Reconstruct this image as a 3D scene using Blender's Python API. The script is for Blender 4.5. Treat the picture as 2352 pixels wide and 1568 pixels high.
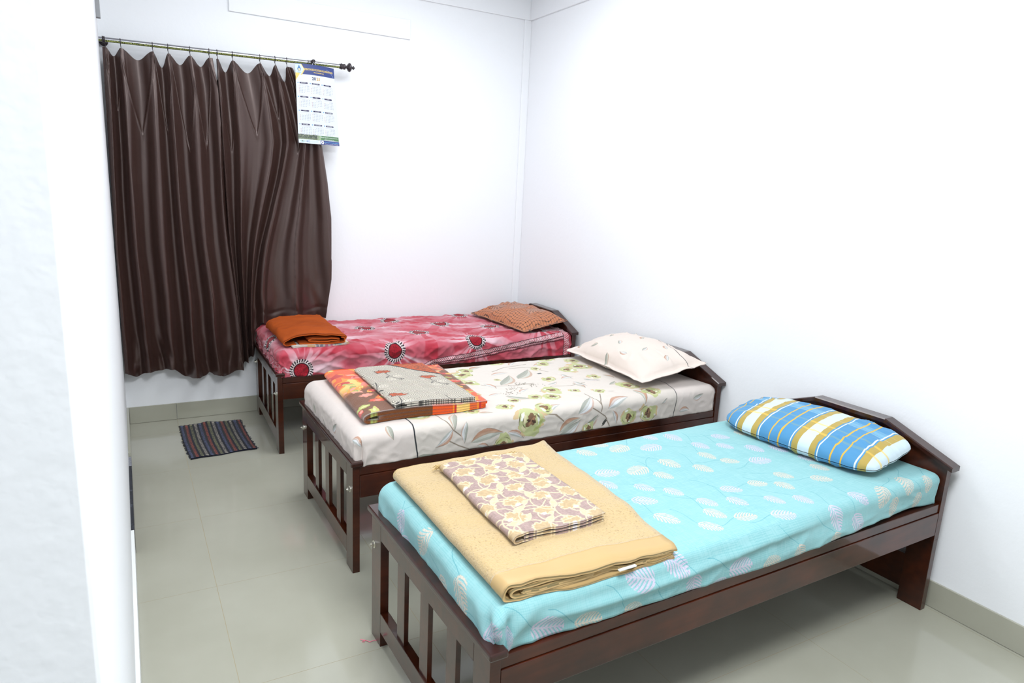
import bpy, bmesh, math, random
import numpy as np
from mathutils import Vector, Matrix

for o in list(bpy.data.objects): bpy.data.objects.remove(o, do_unlink=True)
scene = bpy.context.scene
COL = scene.collection
random.seed(7)
RNG = np.random.RandomState(11)
R = math.radians

# ------------------------------------------------------------------ camera, light, exposure
CAM = dict(c=(-2.6776, -4.6412, 1.5195), yaw=-0.5205, pitch=-0.2158, roll=0.049, f=1569.84)
def cam_axes():
    y, p, r = CAM['yaw'], CAM['pitch'], CAM['roll']
    f = Vector((math.sin(-y)*math.cos(p), math.cos(y)*math.cos(p), math.sin(p)))
    rt = f.cross(Vector((0, 0, 1))).normalized(); up = rt.cross(f)
    return f, math.cos(r)*rt + math.sin(r)*up, -math.sin(r)*rt + math.cos(r)*up
cd = bpy.data.cameras.new('camera'); cam = bpy.data.objects.new('camera', cd); COL.objects.link(cam)
_f, _r, _u = cam_axes()
M = Matrix(((_r.x, _u.x, -_f.x), (_r.y, _u.y, -_f.y), (_r.z, _u.z, -_f.z))).to_4x4()
M.translation = Vector(CAM['c']); cam.matrix_world = M
cd.sensor_width = 36; cd.lens = 36*CAM['f']/2352; cd.clip_start = .02
cd.dof.use_dof = True; cd.dof.focus_distance = 2.9; cd.dof.aperture_fstop = 7.1
scene.camera = cam

world = bpy.data.worlds.new('world'); scene.world = world; world.use_nodes = True
world.node_tree.nodes['Background'].inputs[0].default_value = (.9, .95, 1, 1)
world.node_tree.nodes['Background'].inputs[1].default_value = .3
def area(name, loc, rot, size, power, color=(1, 1, 1), sy=None):
    l = bpy.data.lights.new(name, 'AREA'); l.energy = power; l.color = color; l.size = size
    if sy: l.shape = 'RECTANGLE'; l.size_y = sy
    o = bpy.data.objects.new(name, l); COL.objects.link(o); o.location = loc; o.rotation_euler = rot
    return o
area('ceiling_bounce_front', (-1.9, -4.15, 2.93), (R(8), 0, R(-10)), 1.0, 84, (.93, .965, 1))  # stands in for camera flash bounced off the ceiling, no fixture here
area('ceiling_light_back', (-1.3, -1.5, 2.93), (0, 0, 0), 1.2, 33, (.93, .965, 1))
scene.view_settings.view_transform = 'Standard'
scene.view_settings.look = 'None'
scene.view_settings.gamma = 1
scene.view_settings.use_curve_mapping = False
scene.view_settings.exposure = 0.20

# ------------------------------------------------------------------ helpers
def link(o, parent=None):
    COL.objects.link(o)
    if parent is not None: o.parent = parent
    return o
def tag(o, label=None, cat=None, group=None, kind=None):
    if label: o['label'] = label
    if cat: o['category'] = cat
    if group: o['group'] = group
    if kind: o['kind'] = kind
    return o
def empty(name, loc=(0, 0, 0), rz=0):
    o = bpy.data.objects.new(name, None); o.empty_display_size = .1
    o.location = loc; o.rotation_euler = (0, 0, rz); return link(o)
def mesh_obj(name, verts, faces, mat, parent=None, smooth=False, uvs=None):
    me = bpy.data.meshes.new(name); me.from_pydata([tuple(map(float, v)) for v in verts], [], faces)
    if uvs is not None:
        ul = me.uv_layers.new(name='UVMap')
        li = np.zeros(len(me.loops), dtype=np.int32); me.loops.foreach_get('vertex_index', li)
        ul.data.foreach_set('uv', np.asarray(uvs, dtype=np.float32)[li].ravel())
    if mat: me.materials.append(mat)
    if smooth: me.polygons.foreach_set('use_smooth', [True]*len(me.polygons))
    me.update()
    o = bpy.data.objects.new(name, me); return link(o, parent)
def bm_obj(name, bm, mat, parent=None, smooth=False):
    bmesh.ops.recalc_face_normals(bm, faces=bm.faces)
    me = bpy.data.meshes.new(name); bm.to_mesh(me); bm.free()
    if mat: me.materials.append(mat)
    if smooth: me.polygons.foreach_set('use_smooth', [True]*len(me.polygons))
    o = bpy.data.objects.new(name, me); return link(o, parent)
def add_box(bm, x0, x1, y0, y1, z0, z1, bev=0.0):
    g = bmesh.ops.create_cube(bm, size=1)
    for v in g['verts']:
        v.co = Vector(((x0+x1)/2+v.co.x*(x1-x0), (y0+y1)/2+v.co.y*(y1-y0), (z0+z1)/2+v.co.z*(z1-z0)))
    if bev:
        es = list({e for v in g['verts'] for e in v.link_edges})
        bmesh.ops.bevel(bm, geom=es, offset=bev, segments=2, affect='EDGES', profile=.5)
def box(name, x0, x1, y0, y1, z0, z1, mat, parent=None, bev=0.0):
    bm = bmesh.new(); add_box(bm, x0, x1, y0, y1, z0, z1, bev); return bm_obj(name, bm, mat, parent)
def add_tube(bm, pts, rad, seg=10, cap=True):
    pts = [Vector(p) for p in pts]; rings = []
    rr = rad if isinstance(rad, (list, tuple)) else [rad]*len(pts)
    prev = None
    for i, p in enumerate(pts):
        t = (pts[min(i+1, len(pts)-1)]-pts[max(i-1, 0)]).normalized()
        a = prev if prev is not None else (Vector((0, 0, 1)) if abs(t.z) < .9 else Vector((1, 0, 0)))
        n = (a - t*a.dot(t)).normalized(); prev = n; b = t.cross(n)
        rings.append([bm.verts.new(p + rr[i]*(math.cos(2*math.pi*k/seg)*n + math.sin(2*math.pi*k/seg)*b)) for k in range(seg)])
    for i in range(len(rings)-1):
        for k in range(seg):
            bm.faces.new((rings[i][k], rings[i][(k+1) % seg], rings[i+1][(k+1) % seg], rings[i+1][k]))
    if cap:
        bm.faces.new(rings[0][::-1]); bm.faces.new(rings[-1])
def tube(name, pts, rad, mat, parent=None, seg=10, smooth=True):
    bm = bmesh.new(); add_tube(bm, pts, rad, seg); return bm_obj(name, bm, mat, parent, smooth)

# ---- numpy noise
_T = RNG.rand(256, 256)
def vnoise(x, y, s=0):
    x = np.asarray(x, float)+s*17.31; y = np.asarray(y, float)+s*9.77
    xi = np.floor(x).astype(int); yi = np.floor(y).astype(int); fx = x-xi; fy = y-yi
    fx = fx*fx*(3-2*fx); fy = fy*fy*(3-2*fy)
    a = _T[xi & 255, yi & 255]; b = _T[(xi+1) & 255, yi & 255]; c = _T[xi & 255, (yi+1) & 255]; d = _T[(xi+1) & 255, (yi+1) & 255]
    return (a*(1-fx)+b*fx)*(1-fy)+(c*(1-fx)+d*fx)*fy
def fbm(x, y, s=0, o=3):
    v = 0; a = .5; f = 1
    for k in range(o): v = v+a*(vnoise(np.asarray(x)*f, np.asarray(y)*f, s+k*3)-.5)*2; a *= .5; f *= 2.03
    return v
def ridge(x, y, s=0, p=3):
    return (1-np.abs(2*vnoise(x, y, s)-1))**p
def sst(a, b, x):
    t = np.clip((np.asarray(x, float)-a)/(b-a), 0, 1); return t*t*(3-2*t)

# ------------------------------------------------------------------ materials
def srgb(r, g, b):
    def c(v):
        v /= 255; return v/12.92 if v <= .04045 else ((v+.055)/1.055)**2.4
    return (c(r), c(g), c(b), 1)
def new_mat(name):
    m = bpy.data.materials.new(name); m.use_nodes = True
    return m, m.node_tree, m.node_tree.nodes['Principled BSDF']
def N(nt, typ, **kw):
    n = nt.nodes.new(typ)
    for k, v in kw.items():
        if k == 'in_':
            for a, b in v.items(): n.inputs[a].default_value = b
        else: setattr(n, k, v)
    return n
def coords(nt, which='Object', scale=(1, 1, 1)):
    tc = N(nt, 'ShaderNodeTexCoord'); mp = N(nt, 'ShaderNodeMapping'); mp.inputs['Scale'].default_value = scale
    nt.links.new(tc.outputs[which], mp.inputs[0]); return mp.outputs[0]
def add_bump(nt, p, vec, scale, strength, dist, detail=3, prev=None, ridged=False):
    nz = N(nt, 'ShaderNodeTexNoise');
    if ridged: nz.noise_type = 'RIDGED_MULTIFRACTAL'; nz.normalize = True; nz.inputs['Distortion'].default_value = .6
    nz.inputs['Scale'].default_value = scale; nz.inputs['Detail'].default_value = detail
    if vec is not None: nt.links.new(vec, nz.inputs['Vector'])
    b = N(nt, 'ShaderNodeBump'); b.inputs['Strength'].default_value = strength; b.inputs['Distance'].default_value = dist
    nt.links.new(nz.outputs['Fac'], b.inputs['Height'])
    if prev: nt.links.new(prev, b.inputs['Normal'])
    nt.links.new(b.outputs[0], p.inputs['Normal']); return b.outputs[0]
def simple(name, col, rough=.5, metal=0, spec=.5, bump=None, coat=0):
    m, nt, p = new_mat(name)
    p.inputs['Base Color'].default_value = col; p.inputs['Roughness'].default_value = rough
    p.inputs['Metallic'].default_value = metal; p.inputs['Specular IOR Level'].default_value = spec
    p.inputs['Coat Weight'].default_value = coat
    if bump: add_bump(nt, p, coords(nt), *bump)
    return m
def noise_col(name, c1, c2, scale, rough, bump=None, stretch=(1, 1, 1), coat=0, coatr=.1, spec=.5, ramp=(.35, .65), detail=4):
    m, nt, p = new_mat(name)
    v = coords(nt, 'Object', stretch)
    nz = N(nt, 'ShaderNodeTexNoise'); nz.inputs['Scale'].default_value = scale; nz.inputs['Detail'].default_value = detail
    nt.links.new(v, nz.inputs['Vector'])
    cr = N(nt, 'ShaderNodeValToRGB'); cr.color_ramp.elements[0].color = c1; cr.color_ramp.elements[1].color = c2
    cr.color_ramp.elements[0].position = ramp[0]; cr.color_ramp.elements[1].position = ramp[1]
    nt.links.new(nz.outputs['Fac'], cr.inputs[0]); nt.links.new(cr.outputs[0], p.inputs['Base Color'])
    p.inputs['Roughness'].default_value = rough; p.inputs['Coat Weight'].default_value = coat
    p.inputs['Coat Roughness'].default_value = coatr; p.inputs['Specular IOR Level'].default_value = spec
    if bump: add_bump(nt, p, coords(nt), *bump)
    return m

MAT = {}
MAT['wall'] = simple('white_wall_paint', (.885, .90, .925, 1), .75, bump=(38, .22, .004, 5))
MAT['ceiling'] = simple('ceiling_paint', (.84, .86, .88, 1), .8)
MAT['tile'] = noise_col('glossy_floor_tile', srgb(166, 165, 150), srgb(176, 175, 161), 2.2, .09, spec=.55, ramp=(.3, .7))
MAT['grout'] = simple('grout', srgb(165, 150, 116), .7)
MAT['granite'] = noise_col('black_granite', srgb(26, 30, 40), srgb(74, 80, 92), 60, .2, ramp=(.5, .8))
MAT['grey_tile'] = noise_col('speckled_grey_tile', srgb(110, 112, 122), srgb(165, 166, 172), 90, .4, stretch=(1, 1, 4))
MAT['white_tile'] = simple('white_painted_plinth', (.80, .82, .81, 1), .5)
MAT['wood'] = noise_col('lacquered_mahogany', srgb(40, 15, 7), srgb(84, 35, 14), 5, .32, stretch=(1, 1, 1), coat=.85, coatr=.06, ramp=(.3, .75), detail=6, spec=.15)
MAT['wood_cap'] = noise_col('lacquered_mahogany_cap', srgb(40, 17, 11), srgb(62, 27, 17), 5, .3, coat=.85, coatr=.08, ramp=(.3, .75), detail=6, spec=.15)
MAT['chrome'] = simple('bolt_metal', (.72, .70, .62, 1), .25, 1)
MAT['rod'] = simple('steel_rod', (.36, .36, .38, 1), .22, 1)
MAT['dark_plastic'] = simple('dark_brown_plastic', srgb(52, 44, 48), .3)
MAT['grey_metal'] = simple('grey_metal', srgb(150, 152, 155), .5)
MAT['glass_dark'] = simple('dark_window_glass', srgb(14, 22, 36), .08)
MAT['frame_dark'] = simple('dark_window_frame', srgb(30, 34, 46), .5)
MAT['white_cloth'] = simple('white_label', (.85, .86, .86, 1), .8)
MAT['pink_thread'] = simple('pink_thread', srgb(235, 130, 150), .8)
MAT['text_yellow'] = simple('print_yellow', srgb(245, 215, 110), .5)
MAT['text_white'] = simple('print_white', srgb(240, 242, 245), .5)
MAT['text_dark'] = simple('print_dark', srgb(52, 50, 84), .5)
MAT['text_gold'] = simple('print_gold', srgb(200, 160, 80), .5)
MAT['text_sky'] = simple('print_sky', srgb(120, 190, 235), .5)

# wood grain: stretched wave streaks mixed on top
for key in ('wood', 'wood_cap'):
    nt = MAT[key].node_tree; p = nt.nodes['Principled BSDF']
    src = p.inputs['Base Color'].links[0].from_socket
    v = coords(nt, 'Object', (3, 26, 26))
    nz = N(nt, 'ShaderNodeTexNoise'); nz.inputs['Scale'].default_value = 1.6; nz.inputs['Detail'].default_value = 6; nt.links.new(v, nz.inputs['Vector'])
    mx = N(nt, 'ShaderNodeMix', data_type='RGBA', blend_type='MULTIPLY'); mx.inputs[0].default_value = .55
    cr = N(nt, 'ShaderNodeValToRGB'); cr.color_ramp.elements[0].position = .35; cr.color_ramp.elements[0].color = (.45, .4, .4, 1); cr.color_ramp.elements[1].position = .62
    nt.links.new(nz.outputs['Fac'], cr.inputs[0]); nt.links.new(src, mx.inputs[6]); nt.links.new(cr.outputs[0], mx.inputs[7])
    nt.links.new(mx.outputs[2], p.inputs['Base Color'])

def satin():
    m, nt, p = new_mat('brown_satin')
    v = coords(nt, 'UV', (260, 1.2, 1))
    nz = N(nt, 'ShaderNodeTexNoise'); nz.inputs['Scale'].default_value = 1; nz.inputs['Detail'].default_value = 3; nt.links.new(v, nz.inputs['Vector'])
    cr = N(nt, 'ShaderNodeValToRGB'); cr.color_ramp.elements[0].color = srgb(42, 26, 22); cr.color_ramp.elements[1].color = srgb(62, 41, 36)
    nt.links.new(nz.outputs['Fac'], cr.inputs[0]); nt.links.new(cr.outputs[0], p.inputs['Base Color'])
    p.inputs['Roughness'].default_value = .34; p.inputs['Specular IOR Level'].default_value = .95
    p.inputs['Specular Tint'].default_value = (1, .84, .8, 1)
    p.inputs['Anisotropic'].default_value = .5
    p.inputs['Sheen Weight'].default_value = .04; p.inputs['Sheen Roughness'].default_value = .4; p.inputs['Sheen Tint'].default_value = (.7, .5, .45, 1)
    return m
MAT['satin'] = satin()

# ---- painted cloth canvases (pure maths, turned into a texture)
class Canvas:
    def __init__(s, x0, y0, x1, y1, ppm, base):
        s.x0, s.y0, s.x1, s.y1, s.ppm = x0, y0, x1, y1, ppm
        s.w = int((x1-x0)*ppm); s.h = int((y1-y0)*ppm)
        s.a = np.ones((s.h, s.w, 3), np.float32)*np.array(base, np.float32)/255
        s.X, s.Y = np.meshgrid(x0+(np.arange(s.w)+.5)/ppm, y0+(np.arange(s.h)+.5)/ppm)
    def sl(s, xa, ya, xb, yb):
        i0 = max(0, int((xa-s.x0)*s.ppm)-1); i1 = min(s.w, int((xb-s.x0)*s.ppm)+2)
        j0 = max(0, int((ya-s.y0)*s.ppm)-1); j1 = min(s.h, int((yb-s.y0)*s.ppm)+2)
        if i1 <= i0 or j1 <= j0: return None
        return (slice(j0, j1), slice(i0, i1))
    def blend(s, k, al, col):
        al = np.clip(al, 0, 1)[..., None].astype(np.float32)
        s.a[k] = s.a[k]*(1-al)+al*(np.asarray(col, np.float32)/255)
    def stroke(s, pts, wid, col, alpha=1, taper=False):
        pts = np.array(pts, float); k = s.sl(pts[:, 0].min()-wid, pts[:, 1].min()-wid, pts[:, 0].max()+wid, pts[:, 1].max()+wid)
        if k is None: return
        X, Y = s.X[k], s.Y[k]; d = np.full(X.shape, 9.)
        n = len(pts)-1
        for i in range(n):
            ax, ay = pts[i]; bx, by = pts[i+1]-pts[i]; L = bx*bx+by*by+1e-12
            t = np.clip(((X-ax)*bx+(Y-ay)*by)/L, 0, 1)
            dd = np.hypot(X-ax-t*bx, Y-ay-t*by)
            if taper: dd = dd+wid*.5*np.abs((i+t)/n*2-1)*.8
            d = np.minimum(d, dd)
        s.blend(k, alpha*((wid*.5-d)*s.ppm+.5), col)
    def poly(s, pts, col, alpha=1):
        pts = np.array(pts, float); k = s.sl(pts[:, 0].min(), pts[:, 1].min(), pts[:, 0].max(), pts[:, 1].max())
        if k is None: return
        X, Y = s.X[k], s.Y[k]; ins = np.zeros(X.shape, bool)
        for i in range(len(pts)):
            x1, y1 = pts[i]; x2, y2 = pts[i-1]
            if y1 == y2: continue
            c = ((y1 > Y) != (y2 > Y)) & (X < (x2-x1)*(Y-y1)/(y2-y1)+x1); ins ^= c
        s.blend(k, ins*alpha, col)
    def blob(s, cx, cy, rx, ry, col, rough=.25, alpha=1, ang=0, seed=0, lobes=3.):
        R_ = max(rx, ry)*1.5; k = s.sl(cx-R_, cy-R_, cx+R_, cy+R_)
        if k is None: return
        X, Y = s.X[k]-cx, s.Y[k]-cy; c, q = math.cos(ang), math.sin(ang)
        u = (X*c+Y*q)/rx; v = (-X*q+Y*c)/ry; r = np.hypot(u, v); th = np.arctan2(v, u)
        lim = 1+rough*fbm(np.cos(th)*lobes*.5+5, np.sin(th)*lobes*.5+5, seed, 3)*1.6
        s.blend(k, alpha*((lim-r)*min(rx, ry)*s.ppm+.5), col)
    def image(s, name):
        im = bpy.data.images.new(name, s.w, s.h)
        px = np.ones((s.h, s.w, 4), np.float32); px[..., :3] = np.clip(s.a, 0, 1)
        im.pixels.foreach_set(px.ravel()); im.update(); im.pack(); return im
    def uv(s, x, y): return np.stack([(np.asarray(x)-s.x0)/(s.x1-s.x0), (np.asarray(y)-s.y0)/(s.y1-s.y0)], -1)
def cloth_mat(name, cv, rough=.85, sheen=.15, bump=(60, .25, .002, 4), weave=None, gain=1.0, spec=.25, crumple=None):
    m, nt, p = new_mat(name)
    im = N(nt, 'ShaderNodeTexImage'); im.image = cv.image(name+'_print'); im.extension = 'EXTEND'
    hs = N(nt, 'ShaderNodeHueSaturation'); hs.inputs['Value'].default_value = gain*.90
    nt.links.new(im.outputs[0], hs.inputs['Color']); nt.links.new(hs.outputs[0], p.inputs['Base Color'])
    p.inputs['Roughness'].default_value = rough; p.inputs['Sheen Weight'].default_value = sheen; p.inputs['Specular IOR Level'].default_value = spec
    prev = add_bump(nt, p, coords(nt), *bump) if bump else None
    if crumple: prev = add_bump(nt, p, coords(nt), *crumple, prev=prev, ridged=True)
    if weave:
        ck = N(nt, 'ShaderNodeTexNoise'); v = coords(nt, 'UV', weave[0]); nt.links.new(v, ck.inputs['Vector']); ck.inputs['Scale'].default_value = 1; ck.inputs['Detail'].default_value = 1
        b = N(nt, 'ShaderNodeBump'); b.inputs['Strength'].default_value = weave[1]; b.inputs['Distance'].default_value = .001
        nt.links.new(ck.outputs['Fac'], b.inputs['Height'])
        if prev: nt.links.new(prev, b.inputs['Normal'])
        nt.links.new(b.outputs[0], p.inputs['Normal'])
    return m

# ------------------------------------------------------------------ room
ZC = 2.98; XR = .012; XL = -2.728; YF = -6.3; XFAR = -4.3; YJ = -3.87
floor = tag(box('floor', XFAR, XR, YF, 0, -.06, -.0004, MAT['grout']), kind='structure')
T = .61; xs0 = -2.453-T*3; ys0 = -.865-T*9
tile_me = None
for i in range(8):
    for j in range(11):
        xa, ya = xs0+i*T, ys0+j*T; xb, yb = xa+T, ya+T
        xa2, ya2, xb2, yb2 = max(xa, XFAR)+.0007, max(ya, YF)+.0007, min(xb, XR)-.0007, min(yb, 0)-.0007
        if xb2-xa2 < .01 or yb2-ya2 < .01: continue
        box('tile', xa2, xb2, ya2, yb2, -.010, 0, MAT['tile'], floor)
# back wall with window opening
WX0, WX1, WZ0, WZ1 = -2.70, -1.72, .95, 2.085
bm = bmesh.new()
add_box(bm, XL-.1, WX0, 0, .18, 0, ZC); add_box(bm, WX1, XR+.15, 0, .18, 0, ZC)
add_box(bm, WX0, WX1, 0, .18, 0, WZ0); add_box(bm, WX0, WX1, 0, .18, WZ1, ZC)
tag(bm_obj('wall_back', bm, MAT['wall']), kind='structure')
win = tag(box('window_1', WX0, WX1, .10, .11, WZ0, WZ1, MAT['glass_dark']), kind='structure')
for (a, b, c, d) in ((WX0, WX0+.04, WZ0, WZ1), (WX1-.04, WX1, WZ0, WZ1), (WX0, WX1, WZ0, WZ0+.04), (WX0, WX1, WZ1-.04, WZ1), (-2.23, -2.19, WZ0, WZ1)):
    box('window_frame', a, b, .07, .115, c, d, MAT['frame_dark'], win)
for k in range(1, 9):
    zz = WZ0+k*(WZ1-WZ0)/9
    box('window_bar', WX0, WX1, .05, .062, zz-.006, zz+.006, MAT['frame_dark'], win)
tag(box('wall_right', XR, XR+.15, YF, .18, 0, ZC, MAT['wall']), kind='structure')
tag(box('wall_left', XL-1.6, XL, YJ, .18, 0, ZC, MAT['wall'], bev=.006), kind='structure')
tag(box('wall_front', XFAR, XR, YF-.1, YF, 0, ZC, MAT['wall']), kind='structure')
tag(box('wall_passage', XFAR-.1, XFAR, YF, YJ, 0, ZC, MAT['wall']), kind='structure')
tag(box('ceiling', XFAR-.1, XR+.15, YF-.1, .18, ZC, ZC+.1, MAT['ceiling']), kind='structure')
# beam band and corner pilaster, lintel ledge
tag(box('trim_1', XL, XR, -.016, 0, 2.735, ZC, MAT['wall'], bev=.003), kind='structure')
tag(box('trim_2', XR-.016, XR, YF, -.016, 2.735, ZC, MAT['wall'], bev=.003), kind='structure')
tag(box('trim_3', -.045, XR, -.012, 0, .11, 2.735, MAT['wall'], bev=.003), kind='structure')
tag(box('trim_4', -2.052, -.92, -.012, 0, 2.477, 2.60, MAT['wall'], bev=.003), kind='structure')
# baseboards with tile pieces
BH = .1064
def bb(name, pieces):
    root = tag(empty(name), kind='structure')
    for p in pieces: box('tile', *p[:6], p[6], root, bev=.0012)
    return root
ps = []
x = XL+.012
for xe in (-2.453, -1.843, -1.233, -.623, -.046):
    ps.append((x+.001, xe-.001, -.009, 0, .0012, BH, MAT['tile'])); x = xe
bb('baseboard_back', ps)
ps = []; y = -.012
while y > YF+.02:
    ye = max(-.255-.61*math.floor((-y-.255+.001)/.61+1), YF); ps.append((XR-.010, XR, ye+.001, y-.001, .0012, BH, MAT['tile'])); y = ye
bb('baseboard_right', ps)
bb('baseboard_left', [(XL, XL+.012, -.80, 0, .001, BH, MAT['tile']), (XL, XL+.013, -.93, -.802, .001, BH*.8, MAT['grey_tile']),
    (XL, XL+.013, -1.70, -.932, .001, BH*.8, MAT['granite']), (XL, XL+.012, YJ, -1.702, .001, BH, MAT['white_tile'])])
wstrip = box('wall_strip', XL, XL+.02, -.34, -.30, 2.28, 2.72, MAT['grey_metal'], bev=.002)  # plain thin grey strip, no particular fitting modelled
tag(wstrip, 'thin grey strip high on the left wall beside the curtain rod end', 'strip')

# ------------------------------------------------------------------ beds
L, W = 1.965, .82
BED = {'A': (-.030, -3.3764, .0238), 'B': (.000, -2.1948, .0087), 'C': (-.0203, -.8800, -.0200)}
bed_label = {
 'A': 'nearest dark wooden cot holding the turquoise leaf-print bedsheet',
 'B': 'middle dark wooden cot holding the cream rose-print bedsheet',
 'C': 'farthest dark wooden cot, by the back wall, with the red tie-dye bedsheet'}
def bed_mat(b):
    xh, yn, t = BED[b]
    return Matrix.Translation((xh, yn, 0)) @ Matrix.Rotation(t, 4, 'Z') @ Matrix.Translation((-L, 0, 0))
def make_bed():
    r = empty('bed'); w, wc = MAT['wood'], MAT['wood_cap']; P = .029
    for y0, y1 in ((0, .084), (W-.084, W)):
        box('leg', 0, P, y0, y1, 0, .457, w, r, .0015)
    box('footboard_top_rail', 0, P, .084, W-.084, .391, .457, w, r, .0015)
    box('footboard_bottom_rail', 0, P, .084, W-.084, .055, .1265, w, r, .0015)
    for c in (.218, .395, .572): box('slat', .006, .021, c-.029, c+.029, .1265, .391, w, r, .001)
    box('footboard_cap', -.0115, P+.010, -.018, W+.018, .457, .4765, wc, r, .005)
    # headboard
    x0, x1 = L-.03, L
    for y0, y1 in ((0, .094), (W-.094, W)): box('headboard_leg', x0, x1, y0, y1, 0, .30, w, r, .0015)
    box('headboard_bottom_rail', x0+.004, x1-.004, .094, W-.094, .055, .195, w, r, .0015)
    f0, f1, ze, zt = (W-.317)/2, (W+.317)/2, .595, .691
    prof = [(0, .30), (W, .30), (W, ze), (f1, zt), (f0, zt), (0, ze)]
    vs = [(x0, y, z) for y, z in prof]+[(x1, y, z) for y, z in prof]; n = len(prof)
    mesh_obj('headboard', vs, [tuple(range(n)), tuple(range(2*n-1, n-1, -1))]+[(i, i+n, (i+1) % n+n, (i+1) % n) for i in range(n)], w, r)
    sl = (zt-ze)/f0; e = .024
    top = [(-e, ze-e*sl), (f0, zt), (f1, zt), (W+e, ze-e*sl)]; th = .019
    vs = []; xa, xb = x0-.020, x1+.004
    for y, z in top:
        vs += [(xa, y, z+.0005), (xb, y, z+.0005), (xb, y, z+th), (xa+.004, y, z+th), (xa, y, z+th-.004)]
    fs = [(4, 3, 2, 1, 0), (15, 16, 17, 18, 19)]
    for k in range(3):
        for q in range(5): fs.append((k*5+q, k*5+(q+1) % 5, (k+1)*5+(q+1) % 5, (k+1)*5+q))
    mesh_obj('headboard_cap', vs, fs, wc, r)
    for sy in (0, 1):
        def yy(a): return a if sy == 0 else W-a
        def bx(name, a, b, z0, z1, par, m=w, bev=.002):
            y0, y1 = sorted((yy(a), yy(b))); return box(name, P+.001, x0-.001, y0, y1, z0, z1, m, par, bev)
        rl = bx('side_rail', .000, .024, .320, .412, r)
        bx('rail_moulding', .004, .030, .4135, .447, rl)
    box('mattress_board', P+.003, x0-.003, .032, W-.032, .42, .444, w, r)
    for y in (.030, W-.026):
        bt = bmesh.new()
        add_tube(bt, [(0, y, .352), (-.003, y, .352)], .0135, 16)
        add_tube(bt, [(-.003, y, .352), (-.011, y, .352)], [.0095, .0085], 6)
        add_tube(bt, [(-.011, y, .352), (-.016, y, .352)], .004, 10)
        bm_obj('bolt', bt, MAT['chrome'], r)
    return r
proto = make_bed()
beds = {}
for b in 'ABC':
    if b == 'A': o = proto
    else:
        o = proto.copy(); COL.objects.link(o)
        for ch in list(proto.children):
            c = ch.copy(); COL.objects.link(c); c.parent = o
            for g in ch.children:
                d = g.copy(); COL.objects.link(d); d.parent = c
    beds[b] = o
for b in 'ABC':
    beds[b].matrix_world = bed_mat(b)
    tag(beds[b], bed_label[b], 'bed', 'dark wooden cots in a row')

# ------------------------------------------------------------------ mattress sheets
ZT = {'A': .567, 'B': .583, 'C': .598}
SP = {b: dict(x0=.055, x1=1.905, y0=.042, y1=.778, r=.036) for b in 'ABC'}
SP['A']['x0'] = .06
def top_bump(b, X, Y):
    if b == 'A': z = .004*fbm(X*2.5, Y*2.5, 3)+.0016*ridge(X*5+Y*2, Y*7-X*3, 5, 5)
    elif b == 'B': z = .0012*ridge(X*22+Y*9, Y*30-X*11, 18, 3)+.004*fbm(X*3, Y*3, 13)+.0016*ridge(X*6+Y*4, Y*6-X*4, 15, 4)
    elif b == 'C': z = .0035*ridge(X*26+Y*9+2*fbm(X*7, Y*7, 24), Y*34-X*11, 28, 4)+.006*fbm(X*4, Y*4, 23)+.008*ridge(X*9+Y*5, Y*11-X*3, 25, 5)+.003*ridge(X*19-Y*7, Y*17+X*6, 27, 3)
    return z
def surf(b, X, Y):
    """height of the made bed at local X, Y"""
    q = SP[b]; r = q['r']
    X = np.asarray(X, float); Y = np.asarray(Y, float)
    dx = np.maximum(np.maximum(q['x0']-X, X-q['x1']), 0); dy = np.maximum(np.maximum(q['y0']-Y, Y-q['y1']), 0)
    d = np.minimum(np.hypot(dx, dy), r*.98)
    return ZT[b]-(r-np.sqrt(r*r-d*d))+top_bump(b, X, Y)
def make_sheet(b, name, mat, cv, label, zhem, side_fn):
    q = SP[b]; r = q['r']; st = .0068; ov = .205
    sx = np.arange(q['x0']-ov, q['x1']+ov+st, st); sy = np.arange(q['y0']-ov, q['y1']+ov+st, st)
    SX, SY = np.meshgrid(sx, sy, indexing='ij')
    QX = np.clip(SX, q['x0'], q['x1']); QY = np.clip(SY, q['y0'], q['y1'])
    dx, dy = SX-QX, SY-QY; D = np.hypot(dx, dy)+1e-9; ux, uy = dx/D, dy/D
    # side length measured by the larger overhang keeps the hem level in the corners
    Dm = D*(1-.18*(2*np.abs(ux*uy)))
    arc = r*math.pi/2
    ang = np.minimum(Dm, arc)/r
    out = r*np.sin(ang); down = r*(1-np.cos(ang))+np.maximum(Dm-arc, 0)
    dmax = ZT[b]-zhem
    over = np.maximum(down-dmax, 0); down = np.minimum(down, dmax+.0*over); out = out-np.minimum(over*.9, .05)
    k = np.clip((Dm-r*.6)/(r), 0, 1)
    along = np.where(np.abs(uy) > np.abs(ux), SX, SY)
    o2, z2 = side_fn(SX, SY, ux, uy, down, along, dmax)
    out = out+k*o2
    X = QX+ux*out; Y = QY+uy*out; Z = ZT[b]-down+top_bump(b, SX, SY)*(1-k)+k*z2
    n, m = SX.shape; idx = np.arange(n*m).reshape(n, m)
    faces = np.stack([idx[:-1, :-1], idx[1:, :-1], idx[1:, 1:], idx[:-1, 1:]], -1).reshape(-1, 4).tolist()
    uv = cv.uv(SX.ravel(), SY.ravel())
    o = mesh_obj(name, np.stack([X, Y, Z], -1).reshape(-1, 3), faces, mat, None, True, uv)
    o.matrix_world = bed_mat(b)
    return tag(o, label, 'bedsheet')

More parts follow.
